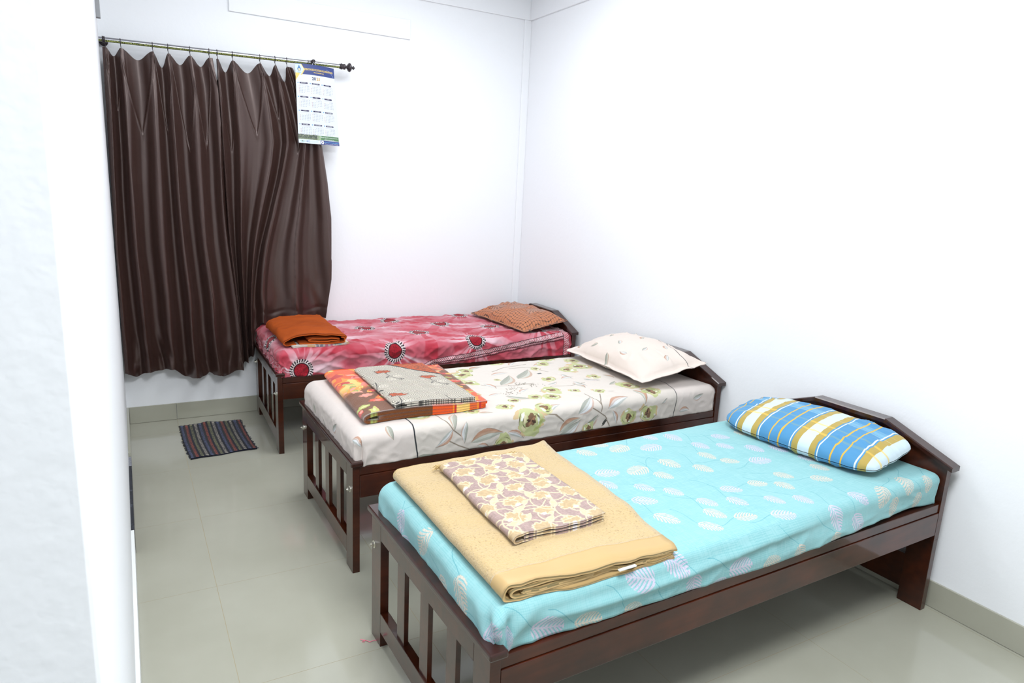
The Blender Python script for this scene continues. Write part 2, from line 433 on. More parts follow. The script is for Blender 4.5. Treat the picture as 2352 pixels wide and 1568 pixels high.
# ---- print A: turquoise with feather leaves
LEAVES = [('c',0.795,0.764,0.835,0.703),('c',1.014,0.732,0.905,0.704),('l',1.144,0.792,1.169,0.733),('l',1.245,0.763,1.25,0.684),('l',1.133,0.674,1.032,0.673),('c',0.934,0.531,0.829,0.508),('c',1.031,0.563,1.045,0.481),('c',0.927,0.479,0.952,0.416),('l',0.726,0.559,0.808,0.538),('l',0.699,0.5,0.713,0.433),('l',0.792,0.427,0.819,0.366),('l',0.864,0.36,0.885,0.298),('l',0.703,0.337,0.767,0.294),('c',0.7,0.227,0.733,0.159),('l',1.418,0.675,1.466,0.625),('c',1.546,0.665,1.573,0.609),('l',1.281,0.644,1.291,0.573),('l',1.364,0.594,1.385,0.532),('c',1.222,0.552,1.234,0.485),('c',1.248,0.462,1.291,0.425),('c',1.113,0.469,1.129,0.399),('l',1.463,0.53,1.469,0.456),('l',1.559,0.489,1.561,0.416),('l',1.342,0.407,1.425,0.388),('c',1.329,0.289,1.363,0.235),('c',1.171,0.269,1.226,0.24),('c',1.265,0.232,1.28,0.17),('l',1.043,0.278,1.099,0.238),('l',0.907,0.252,0.931,0.191),('l',1.006,0.214,1.027,0.151),('c',0.87,0.185,0.892,0.12),('c',0.921,0.106,0.988,0.084),('c',0.784,0.124,0.824,0.07),('l',1.13,0.166,1.153,0.106),('l',1.232,0.129,1.24,0.065),('l',1.042,0.066,1.111,0.035),('l',0.553,0.03,0.616,-0.03),('l',0.65,-0.047,0.657,-0.12),('l',0.731,-0.12,0.771,-0.10),('l',0.794,-0.067,0.877,-0.071),('c',0.935,-0.089,1.002,-0.084),('c',1.095,-0.061,1.116,-0.125),('c',0.885,0.792,0.934,0.765),('c',1.533,0.285,1.547,0.222),('c',1.423,0.204,1.476,0.159),('l',1.425,0.06,1.459,0.0),('c',1.594,0.045,1.527,-0.033),('c',1.735,0.063,1.702,-0.015),('l',1.282,0.026,1.296,-0.056),('c',1.63,-0.015,1.624,-0.09),('l',1.387,-0.027,1.423,-0.098),('c',1.788,-0.03,1.773,-0.09),('c',1.274,-0.065,1.295,-0.125),('c',1.844,0.03,1.831,-0.03),('l',1.573,0.36,1.582,0.309),('c',0.016,0.214,-0.05,0.155),('c',-0.035,0.315,-0.09,0.269),('l',0.122,-0.055,0.213,-0.081),('c',0.25,-0.08,0.327,-0.092),('c',0.411,-0.085,0.469,-0.11),('l',-0.05,0.045,-0.009,-0.04),('l',0.029,-0.04,0.046,-0.1),('l',0.498,-0.026,0.405,0.012),('l',0.02,0.612,-0.05,0.61),('l',-0.053,0.59,-0.09,0.533),('c',0.037,0.429,-0.04,0.465),
 ('l', .3, .3, .36, .26), ('c', .25, .6, .3, .55), ('c', 1.72, .3, 1.78, .26), ('l', 1.75, .6, 1.8, .56), ('l', .45, .75, .5, .7), ('c', 1.3, .84, 1.36, .88), ('l', .8, .86, .87, .88)]
def canvas_A():
    cv = Canvas(-.20, -.22, 2.14, 1.02, 900, (150, 200, 203))
    X, Y = cv.X, cv.Y
    g = (np.sin(X*2*math.pi/.0055) > .45).astype(float)*.5*(vnoise(X*300, Y*40, 1) > .35)+(np.sin(Y*2*math.pi/.0055) > .45)*.5*(vnoise(X*40, Y*300, 2) > .35)
    cv.a -= (g*.055*(.6+.8*vnoise(X*6, Y*6, 3)))[..., None]*np.array([1.5, .85, .8], np.float32)
    cv.a += (fbm(X*2, Y*3, 9)*.010)[..., None]
    for k, x1, y1, x2, y2 in LEAVES:
        d = math.hypot(x2-x1, y2-y1)
        if d < 1e-3: continue
        cx, cy = (x1+x2)/2, (y1+y2)/2; dx, dy = (x2-x1)/d, (y2-y1)/d; h = min(max(d*.56, .036), .050); wd = h*.70
        ang = math.atan2(dy, dx)
        # stem
        sgn = 1 if random.random() < .5 else -1
        pts = [(cx-dx*h, cy-dy*h)]
        a2 = ang+math.pi+sgn*.3
        for q in range(5):
            a2 += sgn*(.28-.16*q); pts.append((pts[-1][0]+math.cos(a2)*.022, pts[-1][1]+math.sin(a2)*.022))
        cv.stroke(pts, .0013, (70, 150, 165), .8)
        kk = cv.sl(cx-h*1.2, cy-h*1.2, cx+h*1.2, cy+h*1.2)
        if kk is None: continue
        U = ((cv.X[kk]-cx)*dx+(cv.Y[kk]-cy)*dy)/h; V = (-(cv.X[kk]-cx)*dy+(cv.Y[kk]-cy)*dx)/wd
        env = np.sqrt(np.clip(1-np.abs(U)**2.2, 0, 1))*(1-.18*U)
        mid = .07*np.sin(U*2)
        ph = (U*.95-np.abs(V-mid)*.62+.10*np.sin(V*3))*3.9
        fr = ph-np.floor(ph)
        barb = (fr < .60)
        edge = np.abs(V) < env*(.86+.14*(fr < .5))
        rib = (np.abs(V-mid) < .07)
        m = (barb | rib) & edge
        sp = vnoise(cv.X[kk]*900, cv.Y[kk]*900, 4)
        col = np.where((sp > .72)[..., None], np.array([170, 165, 160] if k == 'c' else [172, 165, 205]), np.array([212, 206, 192] if k == 'c' else [204, 202, 216]))
        al = np.clip(m.astype(np.float32), 0, 1)[..., None]
        sh = (((fr > .60) & (fr < .74)) & edge)[..., None].astype(np.float32)*.30
        cv.a[kk] = cv.a[kk]*(1-sh)+sh*np.array([.33, .52, .58], np.float32)
        cv.a[kk] = cv.a[kk]*(1-al)+al*col.astype(np.float32)/255
    return cv
cvA = canvas_A(); mA = cloth_mat('turquoise_leaf_cotton', cvA, bump=(45, .12, .002, 3), gain=.97, crumple=(5, .25, .006, 2))
def sideA(SX, SY, ux, uy, down, al, dm):
    near = (uy < -.5); foot = (ux < -.5)
    t = down/dm
    o = .0012*ridge(al*26+down*13, down*34-al*9, 38, 3)+.005*fbm(al*7, down*10, 31)+.006*ridge(al*6+down*9, down*16-al*5, 33, 3)*t
    # long swag bulging over the rail at mid length, tucked at both ends
    sw = sst(.45, 1.0, SX)*(1-sst(1.25, 1.55, SX))
    o = o+near*(.013*sw*sst(.25, .8, t)-.012*sst(1.4, 1.7, SX)*t-.010*(1-sst(.15, .45, SX))*t)
    dg = SX*.55+(down-.06)*1.0
    o = o+near*.016*np.exp(-((down-(.046+.018*np.sin(SX*4)))/.016)**2)*sst(.05, .3, SX)*(1-sst(.95, 1.35, SX))
    z = near*(.012*sst(1.05, 1.35, SX)*(1-sst(1.75, 1.9, SX))*t*t)
    cor = np.exp(-((SX-.03)**2+(SY-.0)**2)/.006)
    o = o+cor*(.012*np.sin(al*60+down*50)+.006)
    o = o+foot*(.008+.008*np.sin(al*9+down*6)*t)
    return o, z
sheetA = make_sheet('A', 'bedsheet', mA, cvA, 'turquoise bedsheet with white feather leaves on the nearest cot', .450, sideA)

# ---- print B: cream with green roses
def rose(cv, cx, cy, r, seed):
    rnd = random.Random(seed)
    for k in range(4):
        a = rnd.uniform(0, 6.28); d = r*rnd.uniform(.5, .95)
        cv.blob(cx+math.cos(a)*d, cy+math.sin(a)*d, r*.42, r*.22, (205, 180, 140), .5, .75, a+1.4, seed+k)
    cv.blob(cx, cy, r*.92, r*.78, (190, 194, 142), .35, 1, rnd.uniform(0, 3), seed)
    for k in range(6):
        a = rnd.uniform(0, 6.28); d = r*rnd.uniform(.35, .75)
        cv.blob(cx+math.cos(a)*d, cy+math.sin(a)*d, r*.26, r*.10, [(232, 234, 222), (176, 184, 112), (214, 205, 165)][k % 3], .4, .95, a+1.5, seed+20+k)
    cv.blob(cx, cy, r*.40, r*.30, (122, 94, 70), .5, 1, rnd.uniform(0, 3), seed+40)
    for k in range(4):
        a = rnd.uniform(0, 6.28)
        cv.blob(cx+math.cos(a)*r*.17, cy+math.sin(a)*r*.14, r*.15, r*.08, [(74, 54, 42), (160, 120, 90)][k % 2], .5, 1, a, seed+50+k)
    for k in range(5):
        a = rnd.uniform(0, 6.28); rr = r*rnd.uniform(.5, .95); l = rnd.uniform(.5, 1.1)
        cv.stroke([(cx+math.cos(a+l*q/5)*rr, cy+math.sin(a+l*q/5)*rr*.85) for q in range(6)], r*.05, (84, 78, 54), .85, True)
def leafB(cv, x1, y1, x2, y2, wf=.30, seed=0, cols=((156, 158, 146), (190, 144, 118))):
    d = math.hypot(x2-x1, y2-y1)
    if d < .02: return
    dx, dy = (x2-x1)/d, (y2-y1)/d; w = max(d*wf, .012)
    sg = 1 if seed % 2 else -1
    up, lo, mid = [], [], []
    for q in range(13):
        t = q/12; e = math.sin(math.pi*t**.8)*w*.5; b = math.sin(math.pi*t)*d*.10*sg
        px, py = x1+dx*d*t-dy*b, y1+dy*d*t+dx*b
        up.append((px-dy*e, py+dx*e)); lo.append((px+dy*e, py-dx*e)); mid.append((px, py))
    q1 = [(a[0]*.45+b[0]*.55, a[1]*.45+b[1]*.55) for a, b in zip(mid, lo)]; q2 = [(a[0]*.6+b[0]*.4, a[1]*.6+b[1]*.4) for a, b in zip(mid, up)]
    cv.poly(up+lo[::-1], (218, 220, 222) if seed % 3 else (196, 196, 186), 1)
    cv.poly(up+q2[::-1], cols[seed % 2], .8); cv.poly(up+mid[::-1], cols[seed % 2], .35 if seed % 3 else .7); cv.poly(q1+lo[::-1], cols[1-seed % 2], .55)
    cv.stroke(mid, .0014, (150, 130, 112), .6)
    cv.stroke(up[6:], .002, (88, 84, 78), .7, True)
def canvas_B():
    cv = Canvas(-.20, -.22, 2.14, 1.02, 800, (216, 207, 198))
    X, Y = cv.X, cv.Y
    cv.a += (fbm(X*3, Y*3, 40)*.012)[..., None]
    lf = [((0.468,0.087),(0.428,-0.02)),((0.423,-0.014),(0.345,-0.081)),((0.489,0.011),(0.477,-0.081)),((0.508,-0.081),(0.663,-0.057)),((1.017,0.505),(1.143,0.602)),((0.912,0.589),(1.017,0.598)),((0.871,0.406),(1.001,0.557)),((0.797,0.454),(0.822,0.363)),((1.054,-0.025),(1.171,0.075)),((0.955,-0.098),(1.068,-0.043)),((1.098,-0.096),(1.177,-0.046)),((0.685,-0.06),(0.766,-0.098)),((0.272,-0.107),(0.36,-0.112)),((0.54,-0.1),(0.6,-0.12)),((1.278,0.482),(1.289,0.384)),((1.235,0.315),(1.252,0.223)),((1.34,0.365),(1.4,0.299)),((0.727,0.263),(0.793,0.275)),((0.8,0.234),(0.9,0.159)),((0.905,0.009),(0.976,0.039)),
      ((1.329,0.348),(1.412,0.319)),((1.486,0.392),(1.511,0.323)),((1.254,0.337),(1.283,0.252)),((1.226,-0.018),(1.362,0.025)),((1.078,-0.11),(1.172,-0.04)),((1.256,-0.031),(1.28,-0.1)),((0.945,-0.13),(1.073,-0.051)),((1.45,0.098),(1.451,-0.02)),((1.558,-0.032),(1.592,-0.006)),((1.225,0.678),(1.37,0.696)),((1.012,0.483),(1.15,0.617)),((1.227,0.405),(1.309,0.416)),((1.318,0.13),(1.35,0.118)),
      ((.85, .72), (.95, .76)), ((.62, .22), (.70, .20)), ((1.1, .73), (1.17, .78)), ((1.4, .22), (1.47, .27)), ((.9, .27), (.97, .31)), ((1.1, .33), (1.17, .36)), ((.57, .06), (.63, .04))]
    stems = [[(0.386,0.135),(0.395,0.038),(0.423,-0.014),(0.481,-0.062)],[(0.384,-0.048),(0.42,-0.068),(0.451,-0.087),(0.499,-0.109)],[(0.876,-0.003),(0.924,-0.009),(0.975,-0.047)],[(0.778,0.44),(0.841,0.397),(0.944,0.379),(1.039,0.387)],[(1.069,0.677),(1.18,0.663),(1.235,0.545)],
      [(1.178,0.131),(1.175,0.049),(1.19,0.006)],[(1.123,0.004),(1.17,-0.025),(1.213,-0.054),(1.241,-0.106)],[(1.251,0.104),(1.194,0.019),(1.188,-0.027)],[(0.869,0.0),(0.932,-0.01),(0.976,-0.048)], [(1.0, .25), (1.1, .3), (1.2, .28), (1.3, .3)], [(.95, .65), (1.05, .7), (1.2, .72)]]
    for s_ in stems:
        cv.stroke(s_, .006, (168, 160, 148), .9); cv.stroke(s_, .0022, (120, 100, 84), .8)
    for i, (a, b) in enumerate(lf): leafB(cv, *a, *b, wf=.34, seed=i)
    rs = [(0.319,0.13,.055),(0.551,0.094,.038),(0.717,0.096,.045),(0.80,-0.024,.075),(0.805,0.159,.035),(0.89,0.037,.05),(0.771,0.639,.06),(0.738,0.496,.05),(1.065,0.242,.055),(1.009,0.155,.05),(1.361,0.55,.06),(0.665,-0.115,.05),(1.464,0.583,.065),(1.484,0.177,.06),(1.527,0.052,.06),(1.354,-0.075,.048),(1.474,-0.07,.055),(1.276,0.146,.035),(1.38,.78,.05),(1.50,.70,.05),(.62,.70,.05),(1.05,.80,.045),(.60,.35,.05),(1.17,.20,.03),(.9,.5,.02),(.70,.56,.05),(.82,.70,.05),(1.20,.62,.035),(1.16,.42,.04),(.66,.30,.04),(1.30,.70,.045),(1.12,-.10,.035),(.93,.18,.04),(1.42,.38,.04)]
    for i, (x, y, r) in enumerate(rs): rose(cv, x, y, r, 100+i*7)
    rnd = random.Random(3)
    for (cx, cy) in ((.90, .34), (.98, .40), (1.03, .36), (.85, .27)):      # berry sprigs
        for k in range(22): cv.blob(cx+rnd.gauss(0, .022), cy+rnd.gauss(0, .016), .004, .0025, (92, 84, 66), .3, .9, rnd.uniform(0, 3), k)
    cv.blob(1.17, .53, .012, .007, (70, 74, 76), .7); cv.blob(1.21, -.085, .016, .006, (64, 62, 58), .6, 1, .9)
    # plain foot and head ends with a dark border line
    ye = .02*np.sin(Y*5); kx = (X < .256+ye) | (X > 1.665-ye)
    cv.a[kx] = np.array((219, 208, 201), np.float32)/255+(fbm(X[kx]*3, Y[kx]*3, 41)*.010)[:, None]
    cv.stroke([(.253, 1.02), (.256, .6), (.253, .18), (.259, .078), (.253, -.01), (.274, -.14), (.28, -.22)], .0055, (44, 46, 50))
    cv.stroke([(1.70, 1.02), (1.69, .5), (1.70, .134), (1.663, .036), (1.644, -.109), (1.64, -.22)], .004, (60, 60, 60))
    for i, (a, b) in enumerate((((.155, .05), (.165, -.02)), ((.0, .03), (.018, -.04)), ((-.05, .309), (.0, .243)), ((-.05, .46), (-.08, .42)), ((1.77, -.03), (1.84, -.01)), ((1.68, -.085), (1.75, -.085)), ((-.02, .62), (-.06, .58)), ((.1, .5), (.15, .46)), ((1.8, .3), (1.84, .36)))):
        leafB(cv, *a, *b, wf=.42, seed=i)
    return cv
cvB = canvas_B(); mB = cloth_mat('cream_rose_cotton', cvB, bump=(42, .30, .003, 4), gain=1.0, crumple=(9, .5, .008, 3))
def sideB(SX, SY, ux, uy, down, al, dm):
    near = (uy < -.5); foot = (ux < -.5); t = down/dm
    o = .0035*ridge(al*26+down*13, down*34-al*9+fbm(al*8, down*8, 57), 58, 3)+.005*fbm(al*6, down*8, 51)+.004*ridge(al*9+down*6, down*12-al*5, 53, 3)*t
    o = o+near*(.006-.004*t)+foot*.012*(1-t*.3)
    cor = np.exp(-((SX-.02)**2+(SY-.0)**2)/.012)
    fold = np.cos((SX*.8-SY*.2)*70+down*26)
    o = o+cor*.013*fold*sst(.2, .9, t)
    return o, 0*t
sheetB = make_sheet('B', 'bedsheet', mB, cvB, 'cream bedsheet with olive green roses on the middle cot', .4485, sideB)

# ---- print C: red tie-dye with medallions
MED = [(0.131,-0.095),(0.677,-0.023),(1.216,0.02),(0.929,0.269),(0.635,0.489),(1.16,0.483),(0.868,0.677),(1.427,0.756),(1.473,0.336),(0.01,0.349),(.38,.22),(.33,.66),(1.72,.12),(1.7,.58)]
def canvas_C():
    cv = Canvas(-.20, -.22, 2.14, 1.02, 700, (190, 66, 80))
    X, Y = cv.X, cv.Y
    wgt = np.zeros_like(X)
    best = np.full(X.shape, 9.)
    for i, (mx, my) in enumerate(MED):
        d = np.hypot(X-mx, Y-my); th = np.arctan2(Y-my, X-mx)
        n = vnoise(th*3.0+i*5+20, d*3, i)*.65+vnoise(th*9+i*3+40, d*5, i+9)*.35
        ray = sst(.46, .60, n)*np.exp(-d/.30)*1.15+.5*np.exp(-(d/.075)**2)
        ray += sst(.70, .82, 1-abs(np.sin(th+.35*(i % 2)))*.95)*.55*np.exp(-d/.35)*sst(.3, .6, n+.1)
        wgt = np.maximum(wgt, ray)
    wgt = np.clip(wgt*.85+.22*fbm(X*9, Y*14, 60)-.06, 0, 1)
    dark = np.clip(.5+.5*fbm(X*5, Y*6, 61)*1.6, 0, 1)
    red = np.array((196, 66, 82))*dark[..., None]+np.array((172, 42, 58))*(1-dark[..., None])
    pink = np.array((226, 190, 198))
    cv.a = ((red*(1-wgt[..., None])+pink*wgt[..., None])/255).astype(np.float32)
    for i, (mx, my) in enumerate(MED):
        r = .042; kk = cv.sl(mx-r*2, my-r*2, mx+r*2, my+r*2)
        if kk is None: continue
        d = np.hypot(cv.X[kk]-mx, cv.Y[kk]-my); th = np.arctan2(cv.Y[kk]-my, cv.X[kk]-mx)
        cv.blend(kk, ((d < r*1.55)).astype(float)*.85, (226, 218, 216))
        ring = (d > r*1.16) & (d < r*1.58) & ((np.sin(th*26+np.where(d > r*1.37, 1.5, 0)) > .1))
        cv.blend(kk, ring.astype(float), (40, 30, 36))
        cv.blend(kk, (d < r*1.06).astype(float), (42, 26, 34)); cv.blend(kk, (d < r*.93).astype(float), (160, 22, 40))
        pat = (d < r*.9) & (vnoise(cv.X[kk]*260, cv.Y[kk]*260, 7) > .66)
        cv.blend(kk, pat.astype(float)*.5, (90, 12, 28))
    # border band rising to the head end
    top = np.interp(cv.X[0], [.80, .925, 1.22, 1.53, 1.865], [-.14, -.088, -.058, -.012, .03])
    wb = np.interp(cv.X[0], [.80, .925, 1.22, 1.53, 1.865], [.035, .040, .046, .048, .050])
    tb = (top[None, :]-Y)/wb[None, :]
    inb = (tb > 0) & (tb < 1) & (X > .8) & (X < 1.868)
    K = (slice(None), slice(None))
    cv.blend(K, inb*.30, (150, 40, 56))
    chev = inb & (tb < .58) & (np.sin((X-.012*np.abs(tb/.58-.5)*2)*2*math.pi/.0125) > 0)
    cv.blend(K, chev*.95, (232, 216, 218))
    scroll = inb & (tb > .62) & (tb < .86) & (np.sin(X*2*math.pi/.011)*np.sin((tb-.62)*26) > .1)
    cv.blend(K, scroll*.9, (232, 216, 218))
    for e in (0, .58, .62, .88, 1.0):
        cv.blend(K, ((np.abs(tb-e) < .035) & (X > .8) & (X < 1.868))*.95, (56, 26, 34))
    inb2 = (X > 1.868) & (X < 1.915)
    cv.blend(K, (inb2 & (np.sin((Y-.012*np.abs((X-1.868)/.047-.5)*2)*2*math.pi/.0125) > 0))*.8, (232, 216, 218))
    cv.blend(K, (((np.abs(X-1.868) < .0018) | (np.abs(X-1.915) < .0018)))*.95, (56, 26, 34))
    inb3 = (X < -.035) & (X > -.085)
    cv.blend(K, (inb3 & (vnoise(X*160, Y*120, 5) > .60))*.6, (226, 200, 204))
    cv.blend(K, ((np.abs(X+.03) < .002) | (np.abs(X+.088) < .002))*.95, (50, 24, 32))
    return cv
cvC = canvas_C(); mC = cloth_mat('red_tie_dye_cotton', cvC, bump=(36, .40, .004, 5), gain=1.0, crumple=(10, .8, .014, 3))
def sideC(SX, SY, ux, uy, down, al, dm):
    near = (uy < -.5); foot = (ux < -.5); t = down/dm
    o = .006*ridge(al*24+down*17, down*36-al*13+2*fbm(al*8, down*8, 77), 78, 3)+.006*fbm(al*7, down*9, 71)+.012*ridge(al*10+down*14, down*16-al*7, 73, 3)
    o = o+near*.003+foot*.010
    return o, 0*t
sheetC = make_sheet('C', 'bedsheet', mC, cvC, 'crumpled red and pink tie-dye bedsheet with round medallions on the farthest cot', .4485, sideC)

# ------------------------------------------------------------------ folded cloths
def refine(path, n=4):
    P = [np.array(p, float) for p in path]; out = []
    for i in range(len(P)-1):
        p0 = P[max(i-1, 0)]; p1 = P[i]; p2 = P[i+1]; p3 = P[min(i+2, len(P)-1)]
        for k in range(n):
            t = k/n
            out.append(.5*((2*p1)+(-p0+p2)*t+(2*p0-5*p1+4*p2-p3)*t*t+(-p0+3*p1-3*p2+p3)*t**3))
    out.append(P[-1]); return out
def fold_mesh(name, b, quad, paths, thick, mat, cv=None, parent=None, wr=(0, 1), nW=40, deform=None, uvo=(0, 0), grow=0.0):
    """quad: near-left, near-right, far-left, far-right local XY; paths: polylines (t, z) across the width"""
    NL, NR, FL, FR = [np.array(q, float) for q in quad]
    wid = (np.linalg.norm(NR-NL)+np.linalg.norm(FR-FL))/2; ln = (np.linalg.norm(FL-NL)+np.linalg.norm(FR-NR))/2
    V = []; F = []; UV = []
    for pi, path in enumerate(paths):
        p = path
        m = len(p); p = np.array(p); q = p*np.array([wid, 1.0])
        tg = np.gradient(q, axis=0); tg /= np.linalg.norm(tg, axis=1)[:, None]+1e-9
        nr = np.stack([-tg[:, 1], tg[:, 0]], 1); h = thick/2+grow
        up = q+nr*h; lo = q-nr*h
        ring = np.concatenate([up, lo[::-1]]); K = len(ring); base = len(V)
        for j in range(nW+1):
            w = wr[0]+(wr[1]-wr[0])*j/nW
            t = ring[:, 0]/wid; z = ring[:, 1].copy(); ww = np.full(K, w); tt = t.copy()
            if deform: tt, ww, z = deform(tt, ww, z, pi)
            A = NL[None]*(1-tt)[:, None]+NR[None]*tt[:, None]; Bv = FL[None]*(1-tt)[:, None]+FR[None]*tt[:, None]
            XY = A*(1-ww)[:, None]+Bv*ww[:, None]
            tc = np.clip(XY[:, 0], SP[b]['x0']-.03, SP[b]['x1']); 
            Z = surf(b, tc, np.clip(XY[:, 1], SP[b]['y0']-.030, SP[b]['y1']+.030))+z+.0015
            V += np.stack([XY[:, 0], XY[:, 1], Z], 1).tolist()
            UV += [(t_*wid+uvo[0], w_*ln+uvo[1]) for t_, w_ in zip(t, ww)]
        for j in range(nW):
            for k in range(K):
                a = base+j*K+k; c = base+j*K+(k+1) % K; F.append((a, c, c+K, a+K))
        for k in range(m-1):
            for off, fl in ((0, 1), (nW*K, 0)):
                f = (base+off+k, base+off+k+1, base+off+K-2-k, base+off+K-1-k); F.append(f[::-1] if not fl else f)
    uv = cv.uv(*np.array(UV).T) if cv else np.array(UV)
    o = mesh_obj(name, V, F, mat, parent, True, uv)
    if parent is None: o.matrix_world = bed_mat(b)
    return o, wid, ln
def spiral(right, left, zb, zt, gap, layers):
    """outer wrap open at the right plus nested inner wraps"""
    out = []; lo, hi = zb, zt; l = left; r = right
    for k in range(layers):
        zm = (lo+hi)/2; rad = (hi-lo)/2; bulge = rad*.9
        nn = 24; pts = []
        for q in range(nn): pts.append((r+(l+.03-r)*q/nn, hi-(.0015*math.sin(q*1.1+k))))
        for q in range(9):
            a = math.pi/2+math.pi*q/8; pts.append((l+.02+math.cos(a)*.034, zm+math.sin(a)*rad))
        for q in range(1, nn+1): pts.append((l+.03+(r-.012*(k+1)-l-.03)*q/nn, lo+.0008*math.sin(q*1.7+k)))
        out.append(pts); lo += gap; hi -= gap; l += .035+.01*k; r -= .006*((k % 2)*2-1)
    return out

# tan fleece blanket with satin binding (bed A)
def tan_mat():
    m, nt, p = new_mat('tan_fleece')
    v = coords(nt)
    nz = N(nt, 'ShaderNodeTexNoise'); nz.inputs['Scale'].default_value = 170; nz.inputs['Detail'].default_value = 4; nt.links.new(v, nz.inputs['Vector'])
    cr = N(nt, 'ShaderNodeValToRGB'); e = cr.color_ramp.elements; e[0].position = .30; e[0].color = srgb(148, 120, 80); e[1].position = .44; e[1].color = srgb(192, 166, 120)
    nt.links.new(nz.outputs['Fac'], cr.inputs[0])
    n2 = N(nt, 'ShaderNodeTexNoise'); n2.inputs['Scale'].default_value = 9; n2.inputs['Detail'].default_value = 3; nt.links.new(v, n2.inputs['Vector'])
    mx = N(nt, 'ShaderNodeMix', data_type='RGBA'); mx.inputs[7].default_value = srgb(193, 167, 121)
    c2 = N(nt, 'ShaderNodeValToRGB'); c2.color_ramp.elements[0].position = .42; c2.color_ramp.elements[1].position = .6; c2.color_ramp.elements[0].color = (.1, .1, .1, 1); c2.color_ramp.elements[1].color = (.85, .85, .85, 1)
    nt.links.new(n2.outputs['Fac'], c2.inputs[0]); nt.links.new(c2.outputs[0], mx.inputs[0]); nt.links.new(cr.outputs[0], mx.inputs[6]); nt.links.new(mx.outputs[2], p.inputs['Base Color'])
    p.inputs['Roughness'].default_value = 1; p.inputs['Sheen Weight'].default_value = .4; p.inputs['Specular IOR Level'].default_value = .1
    pr = add_bump(nt, p, v, 220, .8, .004, 3); add_bump(nt, p, v, 22, .3, .006, 3, pr)
    return m
MAT['tan'] = tan_mat()
MAT['tan_satin'] = simple('tan_satin_binding', srgb(186, 156, 106), .42, spec=.5, bump=(14, .25, .004, 2))
tanQ = ((.036, .028), (.585, .020), (.050, .783), (.655, .806))
tanP = spiral(1.0, .03, .004, .046, .0092, 2)
core = []
for q in range(20): core.append((.985-q*.044, .0262+.001*math.sin(q)))
core += [(.12, .026), (.105, .0235), (.12, .0212)]
for q in range(20): core.append((.14+q*.044, .0205))
tanP.append(core)
def tan_def(t, w, z, pi):
    z = z+.0035*fbm(t*3+pi, w*5, 80+pi)+.0012*np.sin(w*40+t*9)*(z > .03)
    # corner far right turned up slightly; near edge compressed
    k = np.clip((t-.85)/.15, 0, 1)*np.clip((w-.88)/.12, 0, 1); z = z+.016*k*k
    z = z*(1-.30*sst(.5, 1.0, t)*(w < .3)*(1-sst(.15, .3, w))-.12)
    w2 = w+.012*fbm(t*6, pi*3.1, 83)*(w < .05)+.018*np.sin(t*2.6+.4)*sst(.9, 1.0, w)-.012*sst(.9, 1, w)
    return t+.010*fbm(w*6, pi*2.7, 84)*sst(.9, 1, t), w2, np.maximum(z, .002)
tb, wdt, lnt = fold_mesh('blanket', 'A', tanQ, tanP, .0072, MAT['tan'], None, None, (.075, 1), 60, tan_def)
tag(tb, 'folded tan fleece blanket with satin edge under the floral throw', 'blanket', None)
fold_mesh('binding', 'A', tanQ, tanP, .0076, MAT['tan_satin'], None, tb, (-.004, .080), 8, tan_def, grow=.0005)
tgo = box('care_tag', .375, .432, .004, .012, .5785, .5815, MAT['white_cloth'], tb)
tgo.rotation_euler = (0, 0, 0); tgo['label'] = 'small white care label'

# floral woven throw
def flower(cv, cx, cy, r, ang, fill, line, seed):
    n = 60; pts = []
    for q in range(n):
        th = 2*math.pi*q/n; rr = r*(.80+.20*abs(math.sin(th*3.5+seed))+.10*math.sin(th*14))
        if math.cos(th) < -.3: rr *= .7
        pts.append((cx+math.cos(th+ang)*rr, cy+math.sin(th+ang)*rr*.8))
    cv.poly(pts, fill); cv.stroke(pts+[pts[0]], .0042, line)
    for k in range(3):
        a = ang+math.pi+(k-1)*.5; cv.stroke([(cx+math.cos(a+.5)*r*.2, cy+math.sin(a+.5)*r*.2), (cx+math.cos(a)*r*.55, cy+math.sin(a)*r*.5)], .003, line)
    cv.blob(cx-math.cos(ang)*r*.5, cy-math.sin(ang)*r*.45, .008, .006, (225, 220, 225))
def canvas_throw():
    cv = Canvas(-.02, -.04, .44, .62, 1100, (168, 144, 138))
    X, Y = cv.X, cv.Y
    cv.a *= (1-.10*(vnoise(X*60, Y*700, 1)-.5)-.12*(vnoise(X*900, Y*40, 2)-.5))[..., None]
    cream = (216, 200, 166); tan = (190, 165, 128)
    for j in range(8):
        for i in range(5):
            cx = .01+i*.098+(j % 2)*.05; cy = .01+j*.082; s = i*7+j*13
            for k in range(2):
                a = s+k*2.1; cv.stroke([(cx+math.cos(a+q*.28)*(.02+.009*q), cy+math.sin(a+q*.28)*(.02+.009*q)) for q in range(9)], .0042, cream)
            x2, y2 = cx+.062, cy+.05
            for k in range(2):
                a = .7+k*2.4+s; up = []; lo = []
                for q in range(9):
                    t = q/8; e = math.sin(math.pi*t)*.011; up.append((x2+math.cos(a)*t*.055-math.sin(a)*e, y2+math.sin(a)*t*.055+math.cos(a)*e)); lo.append((x2+math.cos(a)*t*.055+math.sin(a)*e, y2+math.sin(a)*t*.055-math.cos(a)*e))
                cv.poly(up+lo[::-1], (222, 200, 158)); cv.stroke(up+lo[::-1]+[up[0]], .003, cream)
            flower(cv, cx, cy, .041 if (i+j) % 2 else .034, s, tan, cream, s)
    cv.a *= (1-.10*(vnoise(X*200, Y*200, 4)-.5))[..., None]
    return cv
cvT = canvas_throw(); mT = cloth_mat('woven_floral', cvT, bump=(300, .3, .0015, 2), gain=1.0)
thQ = ((.152, .180), (.480, .196), (.182, .705), (.494, .700))
OFF = .046
